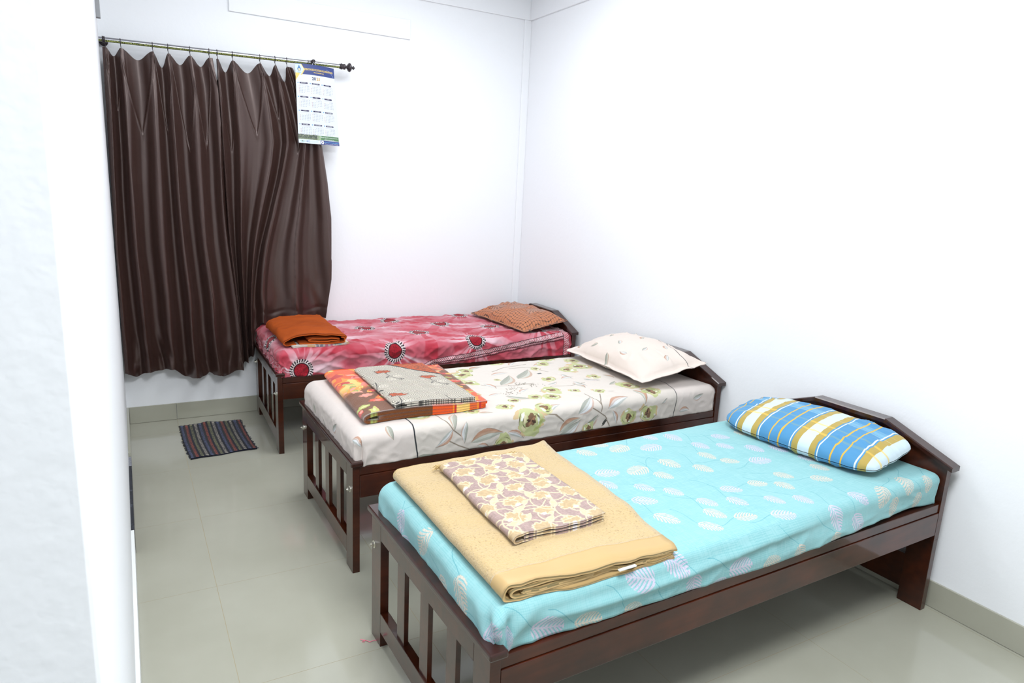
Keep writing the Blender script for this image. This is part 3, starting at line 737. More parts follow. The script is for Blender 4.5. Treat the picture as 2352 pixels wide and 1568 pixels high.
def throw_def(t, w, z, pi):
    z = z+OFF-.002+.0035*fbm(t*3, w*4, 80)+.0015*fbm(t*8, w*8, 88)
    z = z-.004*sst(.6, 1, t)
    return t+.012*np.sin(w*9+1)*(.5-t), w+.014*np.sin(t*7)*(w < .5)*(1-w), z
thP = spiral(1.0, .04, .0035, .0225, .0072, 1)
thP.append([(.98-.085*q, .0130) for q in range(11)])
th, _, _ = fold_mesh('throw', 'A', thQ, thP, .0058, mT, cvT, None, (0, 1), 50, throw_def)
tag(th, 'folded mauve and gold floral woven throw on the tan blanket', 'throw')
# fringe: many yarn ends on far edge
bm = bmesh.new(); rnd = random.Random(5)
fl = np.array(thQ[2]); fr = np.array(thQ[3])
for k in range(170):
    t = k/169; p = fl*(1-t)+fr*t
    z = float(surf('A', p[0], min(p[1], .77)))+OFF+rnd.uniform(.010, .024)-.004
    a = rnd.uniform(-.5, .5); l = rnd.uniform(.014, .026)
    if k < 14: a = 1.0+rnd.uniform(0, 1)
    p0 = (p[0], p[1]-.004, z); p1 = (p[0]-math.sin(a)*l*.5, p[1]+math.cos(a)*l*.5, z+.002); p2 = (p[0]-math.sin(a)*l, p[1]+math.cos(a)*l, z-rnd.uniform(.002, .008))
    add_tube(bm, [p0, p1, p2], .0011, 4)
fo = bm_obj('fringe', bm, simple('fringe_yarn', srgb(196, 168, 112), .9), th); fo['kind'] = 'stuff'

# ---- bed B: orange fleece blanket and block-print sheet
def canvas_fleece():
    cv = Canvas(-.03, -.06, .68, .80, 700, (112, 62, 26))
    X, Y = cv.X, cv.Y
    # orange and yellow zone at the far-left end
    z = sst(-.08, .06, (Y-.42)+.5*(.16-X)*1.0+.09*fbm(X*7, Y*7, 90))
    z = np.maximum(z, sst(-.02, .02, .055*fbm(X*9, Y*9, 97)+(.13-Y)*(X > .30)+(X-.36)*.4))
    cv.blend((slice(None), slice(None)), z, (222, 84, 30))
    n = fbm(X*13, Y*9, 91); cv.blend((slice(None), slice(None)), (n > .05)*z, (236, 140, 30))
    cv.blend((slice(None), slice(None)), (n > .26)*z, (240, 196, 110))
    n2 = fbm(X*11+4, Y*14, 92); cv.blend((slice(None), slice(None)), (n2 > .34)*z, (228, 128, 120))
    cv.blend((slice(None), slice(None)), (n2 < -.42)*z, (190, 40, 34))
    cols = [(226, 100, 44), (224, 130, 118), (150, 158, 82), (236, 168, 66), (196, 44, 36), (230, 150, 130), (176, 182, 96), (236, 120, 34)]
    rnd = random.Random(8)
    for k in range(120):
        x, y = rnd.uniform(-.02, .66), rnd.uniform(-.05, .72); a = rnd.uniform(0, 3.14); c = cols[k % 8]; r = rnd.uniform(.016, .036)
        if vnoise(x*3, y*3, 99) > .72: continue
        cv.blob(x, y, r, r*rnd.uniform(.38, .6), c, .5, .97, a, k, 4)
        cv.blob(x+.008, y+.006, r*.5, r*.22, [(240, 150, 130), (238, 190, 90), (214, 70, 40), (204, 206, 130)][k % 4], .4, .9, a, k+300)
    # bold leaves near the visible fold
    for (x, y, a, c) in ((.02, .10, .3, (176, 182, 96)), (.10, .16, 0, (222, 80, 48)), (.15, .20, .9, (150, 158, 82)), (.07, .24, .4, (232, 140, 120)), (.05, .045, 1.2, (190, 190, 100)), (.13, .30, .2, (196, 44, 36)), (.04, .34, .8, (236, 150, 50))):
        cv.blob(x, y, .034, .018, c, .45, 1, a, int(x*900), 4); cv.blob(x, y, .018, .007, (235, 150, 140) if c[0] > 190 else (214, 214, 150), .4, .9, a, int(y*700), 4)
    return cv
cvF = canvas_fleece(); mF = cloth_mat('orange_leaf_fleece', cvF, sheen=.4, rough=1, bump=(200, .5, .003, 3), gain=1.0, spec=.1)
flQ = ((.080, .085), (.640, .118), (.108, .775), (.690, .772))
flP = [[(1.0, .033), (.9, .036), (.7, .037), (.5, .038), (.3, .038), (.12, .0385), (.055, .037), (.01, .030), (-.006, .021), (.01, .012), (.05, .0085), (.15, .0075), (.4, .0075), (.7, .0075), (.985, .0075)],
       [(.985, .0215), (.7, .0225), (.4, .0225), (.10, .0225)]]
flP = [[tuple(p) for p in refine(q, 4)] for q in flP]
def fl_def(t, w, z, pi):
    z = z*(1-.25*sst(.3, 1, t))+.003*fbm(t*4, w*5, 101)
    return t, w+.018*np.sin(t*6)*(w < .5), np.maximum(z, .002)
ob, _, _ = fold_mesh('blanket', 'B', flQ, flP, .0155, mF, cvF, None, (0, 1), 44, fl_def)
tag(ob, 'folded orange and brown leaf-print fleece blanket on the middle cot', 'blanket')
def canvas_block():
    cv = Canvas(-.03, -.05, .48, .72, 1000, (216, 208, 192))
    X, Y = cv.X, cv.Y
    p = .072; u = (X+Y*.12)/p; v = (Y-X*.12)/p
    cu = np.abs(u-np.floor(u)-.5); cvv = np.abs(v-np.floor(v)-.5); d = (cu+cvv)
    sq = np.maximum(cu, cvv)
    par = (np.floor(u)+np.floor(v)) % 2
    f = np.where(par > 0, d, sq*1.15)
    cv.blend((slice(None), slice(None)), (np.sin(f*2*math.pi*8.5) > .40)*.92, (64, 60, 56))
    cv.blend((slice(None), slice(None)), ((f < .04))*1.0, (30, 30, 32))
    def stem(x, y, s, L_):
        pts = [(x, y)]; a = -1.6
        for q in range(9): a += .06*s; pts.append((pts[-1][0]+math.cos(a)*L_/9, pts[-1][1]+math.sin(a)*L_/9))
        cv.stroke(pts, .0030, (28, 28, 30))
        for k, (ox, sg) in enumerate(((4, 1), (7, -1))):
            cx, cy = pts[ox]
            sp = [(cx+sg*.03+math.cos(th)*.024*(1-th/14)*sg*-1, cy+math.sin(th)*.02*(1-th/14)) for th in np.arange(0, 11, .5)]
            cv.blob(cx+sg*.03, cy, .024, .020, (214, 206, 190), .1); cv.stroke(sp, .0018, (36, 36, 38))
            cv.blob(cx-sg*.02, cy-.01, .012, .004, (24, 24, 26), .3, 1, .7*sg)
    for (x, y, a) in ((.115, .50, 0), (.29, .36, .1), (.05, .12, -.4), (.25, .07, 0), (.40, .22, 0), (.02, .36, 0)):
        stem(x, y-.02, 1 if x > .1 else -1, .15)
    for (x, y, a) in ((.115, .50, 0), (.29, .36, .1), (.055, .13, -.4)):
        cv.blob(x, y, .040, .024, (28, 26, 28), .45, 1, a, int(x*1000), 5); cv.blob(x, y, .036, .0205, (184, 84, 48), .45, 1, a, int(x*1000), 5)
        for k in range(3): cv.stroke([(x-.012+.01*k+math.cos(th)*.006, y+math.sin(th)*.006) for th in np.arange(0, 5, .5)], .0016, (40, 28, 26))
    # orange border corner
    A, Bp = (.150, .64), (.405, .33); nx, ny = (Bp[1]-A[1]), -(Bp[0]-A[0]); ln = math.hypot(nx, ny)
    sd = -((X-A[0])*nx+(Y-A[1])*ny)/ln+.006*fbm(X*14, Y*14, 110)
    cv.blend((slice(None), slice(None)), (sd > 0)*1., (34, 34, 40)); cv.blend((slice(None), slice(None)), (sd > .012)*1., (186, 84, 42))
    pt = (sd > .020) & (fbm(X*150, Y*150, 111, 2) > .08); cv.blend((slice(None), slice(None)), pt*.55, (96, 52, 36))
    cv.blend((slice(None), slice(None)), (((X > .388) & (Y < .40)) | (Y > .72))*1., (220, 208, 188))
    return cv
cvK = canvas_block(); mK = cloth_mat('block_print_cotton', cvK, bump=(40, .25, .002, 3), gain=1.0)
bkQ = ((.208, .098), (.590, .122), (.222, .705), (.600, .745))
OFB = .042
bkP = [[(.97, .0235), (.8, .0235), (.5, .024), (.2, .024), (.08, .0235), (.03, .020), (.01, .0145), (.03, .009), (.09, .006), (.3, .0055), (.6, .005), (.99, .004)],
       [(.965, .0140), (.5, .0145), (.14, .0150)]]
bkP = [[tuple(p) for p in refine(q, 4)] for q in bkP]
def bk_def(t, w, z, pi):
    z = z+OFB*(1-.22*t)+.002*fbm(t*4, w*5, 121)
    z = z-.004*sst(.4, 1, t)
    return t+.05*(w-.5)*0, w+.016*np.sin(t*4+.6)*(w < .5), z
sh, _, _ = fold_mesh('folded_sheet', 'B', bkQ, bkP, .0066, mK, cvK, None, (0, 1), 44, bk_def)
tag(sh, 'folded cream sheet with black concentric lines and orange flowers on the orange fleece', 'sheet')

# ---- bed C: orange blanket on a thin patterned towel
mO = noise_col('orange_wool', srgb(160, 72, 26), srgb(174, 80, 30), 4, .95, bump=(240, .35, .002, 3), spec=.15)
ocQ = ((.052, .055), (.395, .075), (.035, .560), (.385, .690))
ocP = [[(1.0, .024), (1.02, .036), (.99, .047), (.9, .051), (.6, .054), (.3, .055), (.1, .050), (.02, .042), (-.005, .026), (.02, .012), (.10, .0065), (.2, .007)],
       [(.93, .040), (.985, .036), (.99, .018), (.95, .0095), (.6, .008), (.25, .009)],
       [(.90, .030), (.7, .033), (.45, .031), (.40, .025), (.46, .019), (.70, .019), (.90, .018)]]
ocP = [[tuple(p) for p in refine(q, 4)] for q in ocP]
def oc_def(t, w, z, pi):
    s_ = 1+.12*np.sin(t*3.0+.4)+.1*fbm(t*2, w*2, 130)
    z = z*s_*(1-.30*(1-sst(0, .35, t))*(1-sst(0, .5, w)))+.008
    return t, w+.03*np.sin(t*5+.5)*(w < .4)*(1-w*2), z
oc, _, _ = fold_mesh('blanket', 'C', ocQ, ocP, .0085, mO, None, None, (0, 1), 36, oc_def)
tag(oc, 'thick folded plain rust-orange blanket at the foot of the farthest cot', 'blanket')
def canvas_towel():
    cv = Canvas(-.02, -.02, .42, .6, 500, (222, 216, 204)); X, Y = cv.X, cv.Y
    for k, c in enumerate(((232, 186, 130), (120, 130, 150), (214, 110, 150), (150, 196, 190), (228, 190, 140), (120, 126, 136))):
        m = (np.abs(X-(.10+.052*k)) < .022) & (vnoise(X*120, Y*90, k) > .42); cv.blend((slice(None), slice(None)), m*.85, c)
    return cv
cvW = canvas_towel(); mW = cloth_mat('towel_print', cvW, gain=1.0)
twQ = ((.098, .035), (.420, .062), (.09, .55), (.40, .66))
tw, _, _ = fold_mesh('towel', 'C', twQ, [[tuple(p) for p in refine([(1.0, .0075), (.5, .008), (.03, .0075), (.0, .0055), (.03, .003), (.5, .0025), (1., .0025)], 4)]], .0035, mW, cvW, None, (0, 1), 24, None)
tag(tw, 'thin folded white towel with pastel stripes under the rust-orange blanket', 'towel')

# ------------------------------------------------------------------ pillows
def pillow(name, b, hl, hw, H, mat, cv, pose, label, seed, pinch=.0, wr=.006, flange=0, n=90, pw=.42, droop=0, corner=.1, edgewave=.03):
    """long axis v, short axis u"""
    s = np.linspace(-1, 1, n); s = np.sign(s)*(1-(1-np.abs(s))**1.35)
    U, Vv = np.meshgrid(s, s, indexing='ij'); verts = []; faces = []; uvs = []
    e = np.clip((1-U**2)*(1-Vv**2), 0, 1)
    fl = flange
    ee = np.clip((1-(U/(1-fl))**2), 0, 1)*np.clip((1-(Vv/(1-fl))**2), 0, 1) if fl else e
    prof = ee**pw
    rc = corner
    x = hw*U*(1-pinch*(1-Vv**2))*(1-rc*np.abs(Vv)**8*np.abs(U)); y = hl*Vv*(1-pinch*.75*(1-U**2))*(1-rc*.6*np.abs(U)**8*np.abs(Vv))
    x = x+edgewave*hw*fbm(Vv*4+3, U*.5, seed+31)*np.abs(U); y = y+edgewave*hl*.6*fbm(U*4+8, Vv*.5, seed+33)*np.abs(Vv)
    edge = 1-np.minimum(ee, 1)
    for side in (1, -1):
        z = side*(H if side > 0 else H*.55)*prof
        crease = wr*fbm(U*3.2, Vv*3.6, seed+side, 3)*prof+wr*1.1*ridge(np.arctan2(U, Vv)*4, np.hypot(U, Vv)*1.6, seed+5, 3)*sst(.35, .9, np.hypot(U, Vv))*np.minimum(ee*6, 1)
        z = z+crease*side+side*.0012*(prof < .05)+fl*.03*fbm(U*4, Vv*4, seed+9)*(prof < .05)
        base = len(verts)
        verts += np.stack([x, y, z], -1).reshape(-1, 3).tolist()
        uvs += np.stack([x.ravel(), y.ravel()], -1).tolist()
        idx = np.arange(n*n).reshape(n, n)+base
        q = np.stack([idx[:-1, :-1], idx[1:, :-1], idx[1:, 1:], idx[:-1, 1:]], -1).reshape(-1, 4)
        if side < 0: q = q[:, ::-1]
        faces += q.tolist()
    uv = cv.uv(*np.array(uvs).T)
    o = mesh_obj(name, verts, faces, mat, None, True, uv)
    bmx = bmesh.new(); bmx.from_mesh(o.data); bmesh.ops.remove_doubles(bmx, verts=bmx.verts, dist=.0004); bmx.to_mesh(o.data); bmx.free()
    for pl in o.data.polygons: pl.use_smooth = True
    Mx = Matrix.Translation(pose[0]) @ Matrix.Rotation(pose[1], 4, 'Z') @ Matrix.Rotation(pose[2], 4, 'Y') @ Matrix.Rotation(pose[3], 4, 'X')
    # settle: nothing may sink under the bed surface
    q = SP[b]; me = o.data
    for v in me.vertices:
        p = Mx @ v.co
        h = float(surf(b, min(p.x, q['x1']), min(max(p.y, q['y0']-.03), q['y1']+.03)))+.003
        if p.z < h: p.z = h+.12*0
        if p.x > L-.034-.003 and p.z < .62+.1: p.x = min(p.x, L-.036)
        v.co = p
    o.matrix_world = bed_mat(b)
    return tag(o, label, 'pillow')
def canvas_plaid():
    cv = Canvas(-.24, -.42, .24, .42, 900, (82, 146, 192)); X, Y = cv.X, cv.Y
    K = (slice(None), slice(None))
    def vb(c, w, col, al=1.): cv.blend(K, (np.abs(Y-c) < w/2)*al, col)
    def hb_(c, w, col, al=1.): cv.blend(K, (np.abs(X-c) < w/2)*al, col)
    hb_(.05, .05, (120, 175, 205), .55); hb_(.05, .02, (150, 195, 215), .3)
    per = .255
    for k in range(-2, 3):
        c = .185-per*k-.0
        vb(c, .112, (82, 146, 192)); vb(c, .098, (182, 158, 84)); vb(c, .046, (205, 222, 230))
        vb(c-.058, .005, (225, 232, 238)); vb(c+.058, .005, (225, 232, 238))
        for d in (-.108, -.147): vb(c+d, .0062, (222, 176, 72))
    for c in (.03, .075): hb_(c, .0016, (214, 226, 232), .5)
    for c in (-.10, -.045, .15):
        cv.blend(K, ((np.abs(X-c) < .005))*np.where(np.abs(((Y-.185)/per+.5)%1-.5) < .2, .55, .16), (236, 196, 90))
    return cv
cvP = canvas_plaid(); mP = cloth_mat('blue_plaid_cotton', cvP, bump=(30, .2, .003, 3), gain=1.0)
pilA = pillow('pillow', 'A', .330, .172, .074, mP, cvP, ((1.725, .430, .622), R(5), R(-9), 0), 'plump blue pillow with yellow and white plaid stripes on the nearest cot', 141, wr=.008, pinch=-.03, corner=.14, edgewave=.05, pw=.40)
def canvas_pB():
    cv = Canvas(-.30, -.46, .30, .46, 800, (226, 212, 202)); X, Y = cv.X, cv.Y
    rnd = random.Random(4)
    for i, (x, y) in enumerate(((-.02, .18), (.10, .15), (-.08, .0), (.05, -.02), (-.05, -.16), (.08, -.2), (-.13, .14), (-.12, -.12), (.15, .02), (-.17, .28), (0, .3), (.0, -.30), (-.2, -.02))):
        a = rnd.uniform(.3, 2.2); leafB(cv, x, y, x+math.cos(a)*.05, y+math.sin(a)*.05, .5, i)
    cv.stroke([(.16, .46), (.15, .1), (.14, -.12), (.10, -.28), (.11, -.46)], .003, (50, 50, 52))
    for k in range(4): rose(cv, .215, .32-.12*k, .035, 400+k)
    leafB(cv, .19, -.36, .25, -.40, .6, 1)
    return cv
cvQ = canvas_pB(); mQ = cloth_mat('cream_leaf_pillowcase', cvQ, bump=(26, .35, .004, 3), gain=1.0, crumple=(6, .35, .008, 2))
pilB = pillow('pillow', 'B', .375, .215, .098, mQ, cvQ, ((1.715, .430, .660), R(-3), R(-10), 0), 'large cream pillow with small brown leaf prints on the middle cot', 151, pinch=.035, wr=.010, flange=.10, pw=.5, corner=.02, edgewave=.06)
def canvas_pC():
    cv = Canvas(-.28, -.42, .28, .42, 900, (198, 128, 92)); X, Y = cv.X, cv.Y; K = (slice(None), slice(None))
    u = X/.022+.4*np.sin(Y*30); v = Y/.026+.4*np.sin(X*34)
    grid = (np.abs(u-np.round(u)) < .055) | (np.abs(v-np.round(v)) < .05)
    cv.blend(K, grid*.75, (58, 46, 46)); dots = np.hypot(u-np.round(u), v-np.round(v)) < .13; cv.blend(K, dots*.9, (40, 34, 38))
    for i, (x, y) in enumerate(((0.02, .02), (.10, .17), (-.05, .16), (.06, -.14))):
        cv.blob(x, y, .06, .05, (190, 140, 116), .3, .95, 0, i)
        for k in range(11):
            a = k*.57+i; cv.stroke([(x+math.cos(a+q*.18)*(.008+.012*q), y+math.sin(a+q*.18)*(.008+.012*q)) for q in range(7)], .0042, (52, 52, 60), .95, True)
    bd = np.maximum(np.abs(X)/.20, np.abs(Y)/.345)
    cv.blend(K, (bd > .92)*1., (196, 126, 90)); cv.blend(K, ((np.abs(bd-.92) < .008) | (np.abs(bd-1.02) < .006))*.9, (44, 36, 40))
    cv.blend(K, ((bd > .935) & (bd < 1.0) & (vnoise(X*90, Y*90, 3) > .58))*.9, (50, 42, 44))
    return cv
cvR = canvas_pC(); mR = cloth_mat('peach_print_pillowcase', cvR, bump=(34, .45, .004, 3), gain=1.0, crumple=(9, .6, .01, 3))
pilC = pillow('pillow', 'C', .345, .195, .070, mR, cvR, ((1.720, .385, .650), R(6), R(-8), R(1)), 'flat peach pillow with black scroll print on the farthest cot', 161, pinch=.05, wr=.012, flange=.09, corner=.04, edgewave=.07)

# ------------------------------------------------------------------ curtains
ROD_Y = -.092
def rod_z(x): return 2.2155+(x+2.715)*(.0235/1.385)
hooks_l = [-2.699, -2.625, -2.47, -2.393, -2.281, -2.180]
hooks_r = [-2.137, -2.054, -1.901, -1.814, -1.745]
def curtain(name, hooks, bxs, edge_l, edge_r, zbot, label, seed, extra_r=0, sags=()):
    nx, nz = 260, 150
    hk = list(hooks)
    V = []; UV = []; K = len(hk)
    phs = np.linspace(-.25, K-1+.10+extra_r, nx)
    hx = np.array(hk); pi = np.arange(K)
    xt = np.interp(phs, np.concatenate([[-.25], pi, [K-1+.10+extra_r]]), np.concatenate([[edge_l[0]], hx, [edge_r[0]]]))
    wz = np.linspace(0, 1, nz)
    S = (phs-phs[0])/(phs[-1]-phs[0])
    xb = np.interp(S, np.linspace(0, 1, len(bxs)), bxs)
    PH, WZ = np.meshgrid(phs, wz, indexing='ij'); SS = np.repeat(S[:, None], nz, 1)
    XT = np.repeat(xt[:, None], nz, 1); XB = np.repeat(xb[:, None], nz, 1)
    fr = PH-np.floor(PH); tri = np.clip(2*np.abs(fr-.5), 0, 1)    # 1 at hooks
    tri = np.where(PH < 0, 1-np.abs(PH)*.8, np.where(PH > K-1, 1-(PH-K+1)*.25, tri))
    gap = np.interp(phs, pi, np.concatenate([[.07], np.diff(hx)])); gapm = np.repeat(gap[:, None], nz, 1)
    cosf = .5-.5*np.cos(np.pi*np.clip(tri, 0, 1))
    sgm = np.array(list(sags)+[sags[-1]*.5])[np.clip(np.floor(PH).astype(int), 0, K-1)]
    sgm = np.where(PH < 0, .03, sgm)
    sag = (1-cosf**.95)*sgm
    zt = np.array([rod_z(x) for x in xt])[:, None]-.036-sag
    zb = np.array([zbot(x) for x in xb])[:, None]
    zb = zb+0*WZ+.010*np.cos(PH*2*math.pi*1.0+1)
    Z = zt*(1-WZ)+zb*WZ
    dz = (zt-Z)
    el = np.interp(Z, edge_l[2], edge_l[1]); er = np.interp(Z, edge_r[2], edge_r[1])
    # x: blend of hook layout at the top and even spread lower down, between the two edge curves
    k = sst(0, .9, WZ)
    xt_n = (XT-xt[0])/(xt[-1]-xt[0]); xb_n = (XB-xb[0])/(xb[-1]-xb[0])
    xn = xt_n*(1-k)+xb_n*k
    X = el+(er-el)*xn
    # y folds
    top = np.exp(-dz/.55)
    f_top = cosf*1.0-.55
    wob = .30*fbm(SS*2.2, Z*.9, seed+2)
    ph2 = PH*1.0+wob+.14*np.sin(Z*1.7+seed)
    amp = .55+.9*vnoise(np.floor(ph2)*2.3+.5, Z*.5, seed+4)
    s1 = .5+.5*np.cos(2*math.pi*ph2)
    f_bot = s1**1.6*2-1                       # rounded ridges with broad troughs
    f_b2 = (.5+.5*np.cos(2*math.pi*(ph2*2+.31)))**3*.5
    mid = 1-tri
    dep = .14+.55*vnoise(np.floor(PH)*5.7, 0*PH, seed+6)
    vline = dz-dep*np.clip(1-np.abs(2*(fr-.5)+.5*(vnoise(np.floor(PH)*2.9, 0*PH, seed+7)-.5)), 0, 1)**.75-.01+.010*fbm(SS*30, Z*8, seed+9)
    inside = sst(-.02, .03, -vline)           # cloth above the swag line hangs back
    crease = np.exp(-(vline/.018)**2)*.010*np.exp(-dz/.8)*np.clip(gapm/.11, .5, 1.3)
    y = ROD_Y+.006-.026*top*f_top-(1-top*.85)*amp*(.034*f_bot+.011*f_b2)-crease+.010*inside*(tri < .8)*np.exp(-dz/.7)
    y = y-.012*(1-top)+.012*fbm(SS*3, Z*1.4, seed+12)
    small = sst(.80, 1.0, WZ)*.006*np.sin(SS*70+4*np.sin(Z*9+SS*6)); y = y+small*vnoise(SS*12, Z*4, seed+15)*1.6
    hem = np.exp(-((WZ-.955)/.006)**2)*.003; y = y+hem
    y = np.minimum(y, -.014)
    if extra_r: y = np.where(X > -2.0, y-.004*sst(-2.0, -1.85, X)*(1-sst(.9, 1.1, Z)), y)
    n, m = PH.shape; idx = np.arange(n*m).reshape(n, m)
    faces = np.stack([idx[:-1, :-1], idx[:-1, 1:], idx[1:, 1:], idx[1:, :-1]], -1).reshape(-1, 4).tolist()
    uv = np.stack([SS.ravel(), Z.ravel()], -1)
    o = mesh_obj(name, np.stack([X, y, Z], -1).reshape(-1, 3), faces, MAT['satin'], None, True, uv)
    tag(o, label, 'curtain')
    for h in hk:
        bm = bmesh.new(); zr = rod_z(h)
        pts = [(h, ROD_Y+math.cos(a)*.0175, zr+math.sin(a)*.0175-.003) for a in np.linspace(0, 2*math.pi, 17)]
        add_tube(bm, pts, .0019, 6, cap=False)
        add_tube(bm, [(h, ROD_Y, zr-.020), (h+.002, ROD_Y-.004, zr-.034), (h, ROD_Y-.010, zr-.050)], .0017, 6)
        bm_obj('ring', bm, MAT['dark_plastic'], o, True)
    return o
def zbl(x): return np.interp(x, [-2.722, -2.66, -2.60, -2.542, -2.458, -2.40, -2.364, -2.32, -2.262, -2.238, -2.15, -2.074], [.345, .325, .34, .352, .350, .30, .282, .285, .312, .285, .29, .315])
cl = curtain('curtain', hooks_l, [-2.722, -2.60, -2.46, -2.33, -2.20, -2.066],
    (-2.712, [-2.722, -2.720, -2.712], [.3, 1.5, 2.2]), (-2.163, [-2.055, -2.075, -2.105, -2.127, -2.141, -2.163], [.3, .74, 1.12, 1.59, 2.03, 2.2]), zbl,
    'left brown satin curtain panel hanging from steel rings', 201, sags=(.040, .048, .075, .050, .048))
def zbr(x): return np.interp(x, [-2.10, -2.074, -2.03, -1.99, -1.97, -1.94, -1.5], [.318, .325, .37, .415, .49, .612, .625])
crt = curtain('curtain', hooks_r, [-2.085, -2.05, -2.02, -1.99, -1.90, -1.72, -1.53],
    (-2.143, [-2.078, -2.090, -2.115, -2.132, -2.143], [.3, .74, 1.12, 1.8, 2.2]), (-1.712, [-1.53, -1.492, -1.486, -1.506, -1.537, -1.64, -1.712], [.62, .893, 1.294, 1.516, 1.744, 2.0, 2.2]), zbr,
    'right brown satin curtain panel falling behind the farthest cot', 231, extra_r=.9, sags=(.065, .058, .060, .085))
# rod
def rod_mat():
    m, nt, p = new_mat('rod_with_printed_wrap')
    tc = N(nt, 'ShaderNodeTexCoord'); sp = N(nt, 'ShaderNodeSeparateXYZ'); nt.links.new(tc.outputs['UV'], sp.inputs[0])
    band = N(nt, 'ShaderNodeMath', operation='COMPARE'); band.inputs[1].default_value = .62; band.inputs[2].default_value = .085; nt.links.new(sp.outputs[1], band.inputs[0])
    mp = N(nt, 'ShaderNodeMapping'); mp.inputs['Scale'].default_value = (230, 26, 1); nt.links.new(tc.outputs['UV'], mp.inputs[0])
    nz = N(nt, 'ShaderNodeTexNoise'); nz.inputs['Scale'].default_value = 1; nz.inputs['Detail'].default_value = 1; nt.links.new(mp.outputs[0], nz.inputs['Vector'])
    cr = N(nt, 'ShaderNodeValToRGB'); cr.color_ramp.interpolation = 'CONSTANT'; cr.color_ramp.elements[0].color = srgb(24, 26, 30); cr.color_ramp.elements[1].position = .52; cr.color_ramp.elements[1].color = srgb(190, 200, 110)
    nt.links.new(nz.outputs['Fac'], cr.inputs[0])
    mx = N(nt, 'ShaderNodeMix', data_type='RGBA'); mx.inputs[6].default_value = (.42, .42, .45, 1); nt.links.new(band.outputs[0], mx.inputs[0]); nt.links.new(cr.outputs[0], mx.inputs[7]); nt.links.new(mx.outputs[2], p.inputs['Base Color'])
    inv = N(nt, 'ShaderNodeMath', operation='SUBTRACT'); inv.inputs[0].default_value = 1; nt.links.new(band.outputs[0], inv.inputs[1]); nt.links.new(inv.outputs[0], p.inputs['Metallic'])
    p.inputs['Roughness'].default_value = .22
    return m
xa, xb_ = -2.727, -1.41; sg = 24; V = []; UV = []; F = []
for i in range(2):
    xx = (xa, xb_)[i]
    for k in range(sg+1):
        a = 2*math.pi*k/sg; V.append((xx, ROD_Y+math.cos(a)*.0125, rod_z(xx)+math.sin(a)*.0125)); UV.append((i*1.3, k/sg))
for k in range(sg): F.append((k, k+1, sg+1+k+1, sg+1+k))
rod = mesh_obj('curtain_rod', V, F, rod_mat(), None, True, UV)
tag(rod, 'steel curtain rod with printed wrap and dark ball finial on the back wall', 'curtain rod')
bm = bmesh.new(); fx = xb_; fz = rod_z(fx)
prof = [(0, .016), (.010, .016), (.012, .020), (.020, .020), (.024, .017), (.040, .019), (.046, .019), (.050, .011), (.058, .009), (.064, .014), (.072, .025), (.080, .030), (.088, .029), (.098, .018), (.102, .008), (.108, .007), (.112, .014), (.118, .012), (.130, .001)]
add_tube(bm, [(fx+a*.78-.012, ROD_Y, fz) for a, r in prof], [r*.92 for a, r in prof], 20)
bm_obj('finial', bm, MAT['dark_plastic'], rod, True)
for bxx in (-2.705, -1.588):
    bm = bmesh.new(); z = rod_z(bxx)
    add_tube(bm, [(bxx, -.001, z), (bxx, -.012, z)], .022, 16); add_tube(bm, [(bxx, -.010, z), (bxx, ROD_Y+.012, z)], .006, 10)
    add_tube(bm, [(bxx-.006, ROD_Y, z), (bxx+.006, ROD_Y, z)], .0165, 18)
    if bxx > -2: add_tube(bm, [(bxx, ROD_Y-.01, z+.008), (bxx, ROD_Y-.026, z+.008)], [.012, .011], 14)
    bm_obj('bracket', bm, MAT['dark_plastic'], rod, True)
for q in (-1.618, -1.607, -1.600):     # spare rings pushed against the bracket
    bm = bmesh.new(); z = rod_z(q)
    add_tube(bm, [(q+.002*math.sin(a), ROD_Y+math.cos(a)*.0175, z+math.sin(a)*.0175-.003) for a in np.linspace(0, 2*math.pi, 17)], .0019, 6, cap=False)
    add_tube(bm, [(q, ROD_Y, z-.020), (q, ROD_Y-.003, z-.035)], .0016, 6)
    bm_obj('ring', bm, MAT['dark_plastic'], rod, True)

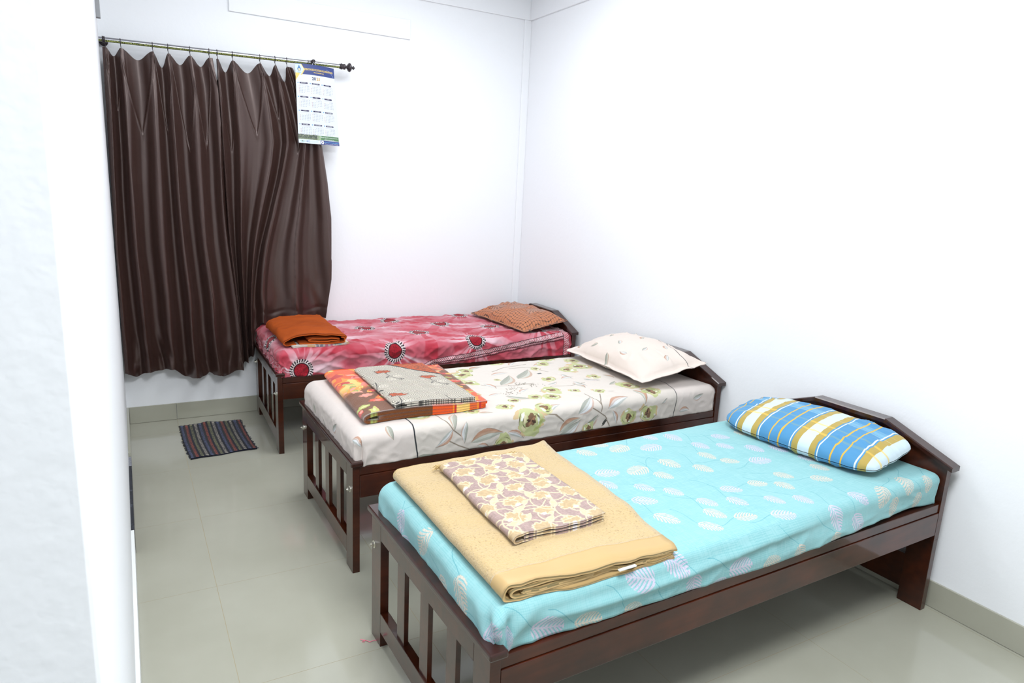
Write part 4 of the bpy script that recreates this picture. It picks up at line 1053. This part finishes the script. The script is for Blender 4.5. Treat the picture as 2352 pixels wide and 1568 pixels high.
# ------------------------------------------------------------------ calendar
CQ = dict(TL=(-1.702, 2.216), TR=(-1.466, 2.212), BL=(-1.690, 1.752), BR=(-1.432, 1.750))
CW, CH = .24, .46
def cal_pos(u, v, off=0.0):
    """u right 0..1, v down 0..1"""
    x = (CQ['TL'][0]*(1-u)+CQ['TR'][0]*u)*(1-v)+(CQ['BL'][0]*(1-u)+CQ['BR'][0]*u)*v
    z = (CQ['TL'][1]*(1-u)+CQ['TR'][1]*u)*(1-v)+(CQ['BL'][1]*(1-u)+CQ['BR'][1]*u)*v
    y = -.128-.010*math.sin(u*math.pi)*(1-v*.4)+.030*max(0, u-.55)*(.3+v)-.012*(v > .9)*(v-.9)*8
    z += -.010*math.sin(u*math.pi)*(1-v)*-.3
    return (x, y-off, z)
def canvas_cal():
    cv = Canvas(0, 0, .24, .46, 2600, (224, 230, 238)); K = (slice(None), slice(None)); X, Y = cv.X, .46-cv.Y   # Y measured down
    def rect(x0, y0, x1, y1, c, al=1.): cv.blend(K, ((X > x0) & (X < x1) & (Y > y0) & (Y < y1))*al, c)
    rect(0, 0, .24, .058, (58, 72, 132))
    cv.blend(K, ((X+Y*.0 < .036+.02*(1-np.abs(Y-.032)/.032)) & (Y < .064))*1., (240, 206, 110))
    cv.blend(K, ((X < .030+.02*(1-np.abs(Y-.030)/.032)) & (Y < .062))*1., (208, 230, 242))
    cv.blend(K, ((X+Y*.62 < .060) & (Y > .052) & (Y < .097))*1., (240, 206, 110))
    cv.blend(K, (np.hypot((X-.022)/.010, (Y-.030)/.013) < 1)*1., (70, 120, 180)); cv.blend(K, ((np.abs(X-.022) < .010*(Y-.006)/.022) & (Y > .006) & (Y < .028))*1., (70, 120, 180))
    cv.blend(K, (np.hypot((X-.022)/.005, (Y-.033)/.008) < 1)*1., (240, 220, 170)); rect(.012, .047, .033, .050, (90, 160, 200), .8)
    cv.blend(K, (np.abs(np.hypot((X-.16)/.075, (Y-.075)/.065)-1) < .012)*(X > .19)*(Y < .055)*1., (150, 175, 225))
    for j in range(4):
        for i in range(3):
            cx = .045+i*.072; cy = .108+j*.080
            cv.blend(K, ((np.abs(X-cx) < .020) & (np.abs(Y-cy) < .0042) | (np.hypot(np.abs(X-cx)-.020, Y-cy) < .0042))*1., (56, 50, 86))
            cv.blend(K, (np.hypot(X-cx+.033, Y-cy) < .0032)*1., (90, 160, 215))
            rect(cx-.028, cy+.0105, cx+.030, cy+.0118, (150, 140, 170), .6)
            for r in range(5):
                for c in range(7):
                    if (r == 0 and c < (i+j*2) % 5) or (r == 4 and c > 3+(i*3+j) % 4): continue
                    px, py = cx-.027+c*.0093, cy+.019+r*.0088
                    cv.blend(K, ((np.abs(X-px) < .0018) & (np.abs(Y-py) < .0020))*.55, (150, 80, 90) if c == 0 else (100, 110, 140))
    # photo strip of a campus crowd: hedge line, rows of small figures, lawn
    rect(0, .408, .125, .436, (96, 110, 78)); n = vnoise(X*400, Y*500, 3)
    ph = (X < .125) & (Y > .404+.004*vnoise(X*60, Y*0, 2)) & (Y < .436)
    cv.blend(K, (ph & (n > .55) & (Y < .428))*.9, (44, 52, 62)); cv.blend(K, (ph & (n < .25))*.7, (170, 170, 160))
    rect(.118, .408, .24, .434, (92, 132, 94)); cv.blend(K, ((X > .108) & (X < .13) & (Y > .408) & (Y < .434))*.6, (190, 205, 170))
    rect(0, .436, .125, .46, (214, 228, 240)); rect(.125, .436, .24, .46, (58, 68, 134))
    cv.blend(K, (np.hypot((X-.137)/.0085, (Y-.4475)/.0095) < 1)*1., (235, 235, 235)); cv.blend(K, (np.hypot((X-.137)/.004, (Y-.4475)/.005) < 1)*1., (100, 104, 140))
    cv.blend(K, (np.abs(np.hypot((X-.022)/.012, (Y-.4475)/.006)-.8) < .25)*.7, (130, 180, 170)); cv.blend(K, (np.hypot((X-.022)/.004, (Y-.4475)/.003) < 1)*.9, (120, 80, 70))
    for k in range(3): rect(.068, .4425+k*.0045, .112, .4440+k*.0045, (120, 135, 170), .5)
    return cv
cvCal = canvas_cal(); mCal = cloth_mat('calendar_print', cvCal, rough=.35, sheen=0, bump=None, gain=1.0, spec=.4)
V = []; UV = []; F = []; nu, nv = 16, 24
for s_ in range(2):
    for j in range(nv+1):
        for i in range(nu+1):
            V.append(cal_pos(i/nu, j/nv, 0 if s_ == 0 else -.0008)); UV.append((i/nu, 1-j/nv))
def ci(s_, i, j): return s_*(nu+1)*(nv+1)+j*(nu+1)+i
for j in range(nv):
    for i in range(nu):
        F.append((ci(0, i, j), ci(0, i, j+1), ci(0, i+1, j+1), ci(0, i+1, j))); F.append((ci(1, i, j), ci(1, i+1, j), ci(1, i+1, j+1), ci(1, i, j+1)))
cal = mesh_obj('calendar', V, F, mCal, None, True, UV)
tag(cal, 'white and blue 2021 wall calendar hanging from the curtain rod', 'calendar')
bm = bmesh.new(); c0 = cal_pos(.47, 0)
zr = rod_z(-1.588)
add_tube(bm, [(c0[0]-.012, c0[1], c0[2]-.002), (-1.588, ROD_Y-.024, zr+.004), (c0[0]+.014, c0[1], c0[2]-.002)], .0012, 6)
bm_obj('hanging_loop', bm, MAT['text_white'], cal)
bm = bmesh.new(); add_tube(bm, [cal_pos(u, 0, .0005) for u in np.linspace(0, 1, 12)], .0016, 6); bm_obj('top_strip', bm, simple('calendar_strip', srgb(70, 84, 140), .4), cal)
def text(body, cx, cy, h, w, mat, bold=0.0):
    """centre cx, cy in calendar metres (down), fitted to width w and height h, laid on the sheet"""
    cu = bpy.data.curves.new('t', 'FONT'); cu.body = body; cu.resolution_u = 2; cu.offset = bold
    ob = bpy.data.objects.new('t', cu); COL.objects.link(ob)
    dg = bpy.context.evaluated_depsgraph_get(); dg.update()
    me = bpy.data.meshes.new_from_object(ob.evaluated_get(dg)); bpy.data.objects.remove(ob)
    co = np.array([v.co[:] for v in me.vertices]); x0, y0 = co[:, 0].min(), co[:, 1].min(); x1, y1 = co[:, 0].max(), co[:, 1].max()
    for v in me.vertices:
        px = cx+((v.co.x-x0)/(x1-x0)-.5)*w; py = cy-((v.co.y-y0)/(y1-y0)-.5)*h
        v.co = cal_pos(px/CW, py/CH, .0007)
    me.materials.append(mat); o = bpy.data.objects.new('lettering', me); return link(o, cal)
text('CREATIVE EDUCATION FOUNDATION', .140, .028, .0115, .176, MAT['text_yellow'], .015)
text('MOODBIDRI (R)', .140, .044, .0075, .062, MAT['text_yellow'], .015)
text('20', .108, .078, .018, .024, MAT['text_dark'], .03); text('21', .134, .078, .018, .022, MAT['text_gold'], .03)
for n_, mth in enumerate(('JANUARY', 'FEBRUARY', 'MARCH', 'APRIL', 'MAY', 'JUNE', 'JULY', 'AUGUST', 'SEPTEMBER', 'OCTOBER', 'NOVEMBER', 'DECEMBER')):
    i, j = n_ % 3, n_//3; text(mth, .045+i*.072, .108+j*.080, .0046, .0036*len(mth)+.003, MAT['text_white'])
text('Nurturing the Creative Minds...', .181, .4165, .0095, .108, MAT['text_white'], .015)
text('www.creativeedu.in', .180, .429, .0055, .058, MAT['text_white'])
text('HKS', .052, .4475, .012, .026, simple('print_navy', srgb(90, 112, 160), .5), .01)
text('CREATIVE PU COLLEGE, KARKALA', .193, .4455, .0055, .088, MAT['text_sky'], .01)
text('Phone: 7019492482, 9019844492', .193, .4545, .0045, .082, MAT['text_white'])

# ------------------------------------------------------------------ floor mat and thread
def canvas_mat():
    cv = Canvas(0, 0, .37, .58, 1300, (36, 38, 50)); X, Y = cv.X, cv.Y; K = (slice(None), slice(None))
    cols = [(86, 94, 124), (146, 78, 66), (124, 124, 94), (156, 150, 138)]; n = 14; p = .37/n
    for k in range(n):
        c = cols[k % 4]; m = (np.abs(X-(k+.5)*p) < p*.30); tex = vnoise(X*520, Y*240, k) > .36
        cv.blend(K, (m & tex)*.95, c)
        if k % 2: cv.blend(K, (np.abs(X-(k)*p) < p*.16)*.35, (70, 66, 60))
        e = (m & ((Y < .02) | (Y > .555)) & (np.sin(X*900) > -.2)); cv.blend(K, e*.9, tuple(min(255, int(q*1.45)) for q in c))
    cv.blend(K, ((Y < .009) | (Y > .571) | (X < .006) | (X > .364))*1., (28, 30, 44))
    return cv
cvM = canvas_mat(); mM = cloth_mat('woven_rag_mat', cvM, rough=1, sheen=.1, bump=(260, .6, .002, 2), gain=.85)
q0, q1, q2, q3 = [np.array(v) for v in ((-2.435, -.748), (-2.083, -.712), (-2.455, -.165), (-2.100, -.168))]
nu, nv = 70, 90; V = []; UV = []; F = []
def mat_pos(u, v, top):
    uu = u+.018*math.sin(v*math.pi*1.2)*(1-.3*u)*-1+.006*math.sin(v*60)*(abs(u-.5) > .49); vv = v+.008*math.sin(u*11)-.010*math.exp(-((u-.44)/.08)**2)*(v > .9)*-2
    p = (q0*(1-uu)+q1*uu)*(1-vv)+(q2*(1-uu)+q3*uu)*vv
    z = .0055+.0012*math.sin(u*14*2*math.pi)+.002*(1+math.sin(u*9+v*4))+.006*math.exp(-((u-.45)/.12)**2)*max(0, v-.85)/.15
    return (p[0], p[1], z if top else .0008)
for s_ in range(2):
    for j in range(nv+1):
        for i in range(nu+1): V.append(mat_pos(i/nu, j/nv, s_ == 0)); UV.append((i/nu, j/nv))
def mi(s_, i, j): return s_*(nu+1)*(nv+1)+j*(nu+1)+i
for j in range(nv):
    for i in range(nu): F.append((mi(0, i, j), mi(0, i+1, j), mi(0, i+1, j+1), mi(0, i, j+1))); F.append((mi(1, i, j), mi(1, i, j+1), mi(1, i+1, j+1), mi(1, i+1, j)))
for i in range(nu): F.append((mi(0, i, 0), mi(1, i, 0), mi(1, i+1, 0), mi(0, i+1, 0))); F.append((mi(0, i, nv), mi(0, i+1, nv), mi(1, i+1, nv), mi(1, i, nv)))
for j in range(nv): F.append((mi(0, 0, j), mi(0, 0, j+1), mi(1, 0, j+1), mi(1, 0, j))); F.append((mi(0, nu, j), mi(1, nu, j), mi(1, nu, j+1), mi(0, nu, j+1)))
mt = mesh_obj('floor_mat', V, F, mM, None, True, UV)
tag(mt, 'small dark striped woven rag mat on the floor below the curtains', 'mat')
bm = bmesh.new(); rnd = random.Random(2)
for k in range(60):
    t = rnd.random()
    if k < 26: a = Vector(mat_pos(t, 1, True)); d = Vector((rnd.uniform(-.3, .3), 1, 0)); l = rnd.uniform(.004, .014)*(1+1.2*math.exp(-((t-.42)/.08)**2))
    elif k < 44: a = Vector(mat_pos(1, t, True)); d = Vector((1, rnd.uniform(-.4, .4), 0)); l = rnd.uniform(.004, .009)
    else: a = Vector(mat_pos(0, t, True)); d = Vector((-1, rnd.uniform(-.4, .4), 0)); l = rnd.uniform(.004, .009)
    a.z = .005; add_tube(bm, [a-d*.004, a+d*l*.5, a+d*l+Vector((0, 0, -.002))], .0016, 5)
fm = bm_obj('fringe', bm, simple('dark_yarn', srgb(34, 36, 50), .9), mt); fm['kind'] = 'stuff'
bm = bmesh.new()
p0 = bed_mat('A') @ Vector((-.002, .775, .002))
pts = [p0+Vector((.012, -.008, .001)), p0+Vector((-.004, .0, .001)), p0+Vector((-.020, -.002, .001)), p0+Vector((-.032, .014, .001)), p0+Vector((-.044, .010, .001))]
add_tube(bm, pts, .0013, 6); add_tube(bm, [pts[3], p0+Vector((-.046, .024, .001))], .001, 6); add_tube(bm, [pts[3], p0+Vector((-.040, .004, .001))], .001, 6)
tag(bm_obj('thread', bm, MAT['pink_thread']), 'short pink thread on the floor at the far foot leg of the nearest cot', 'thread')
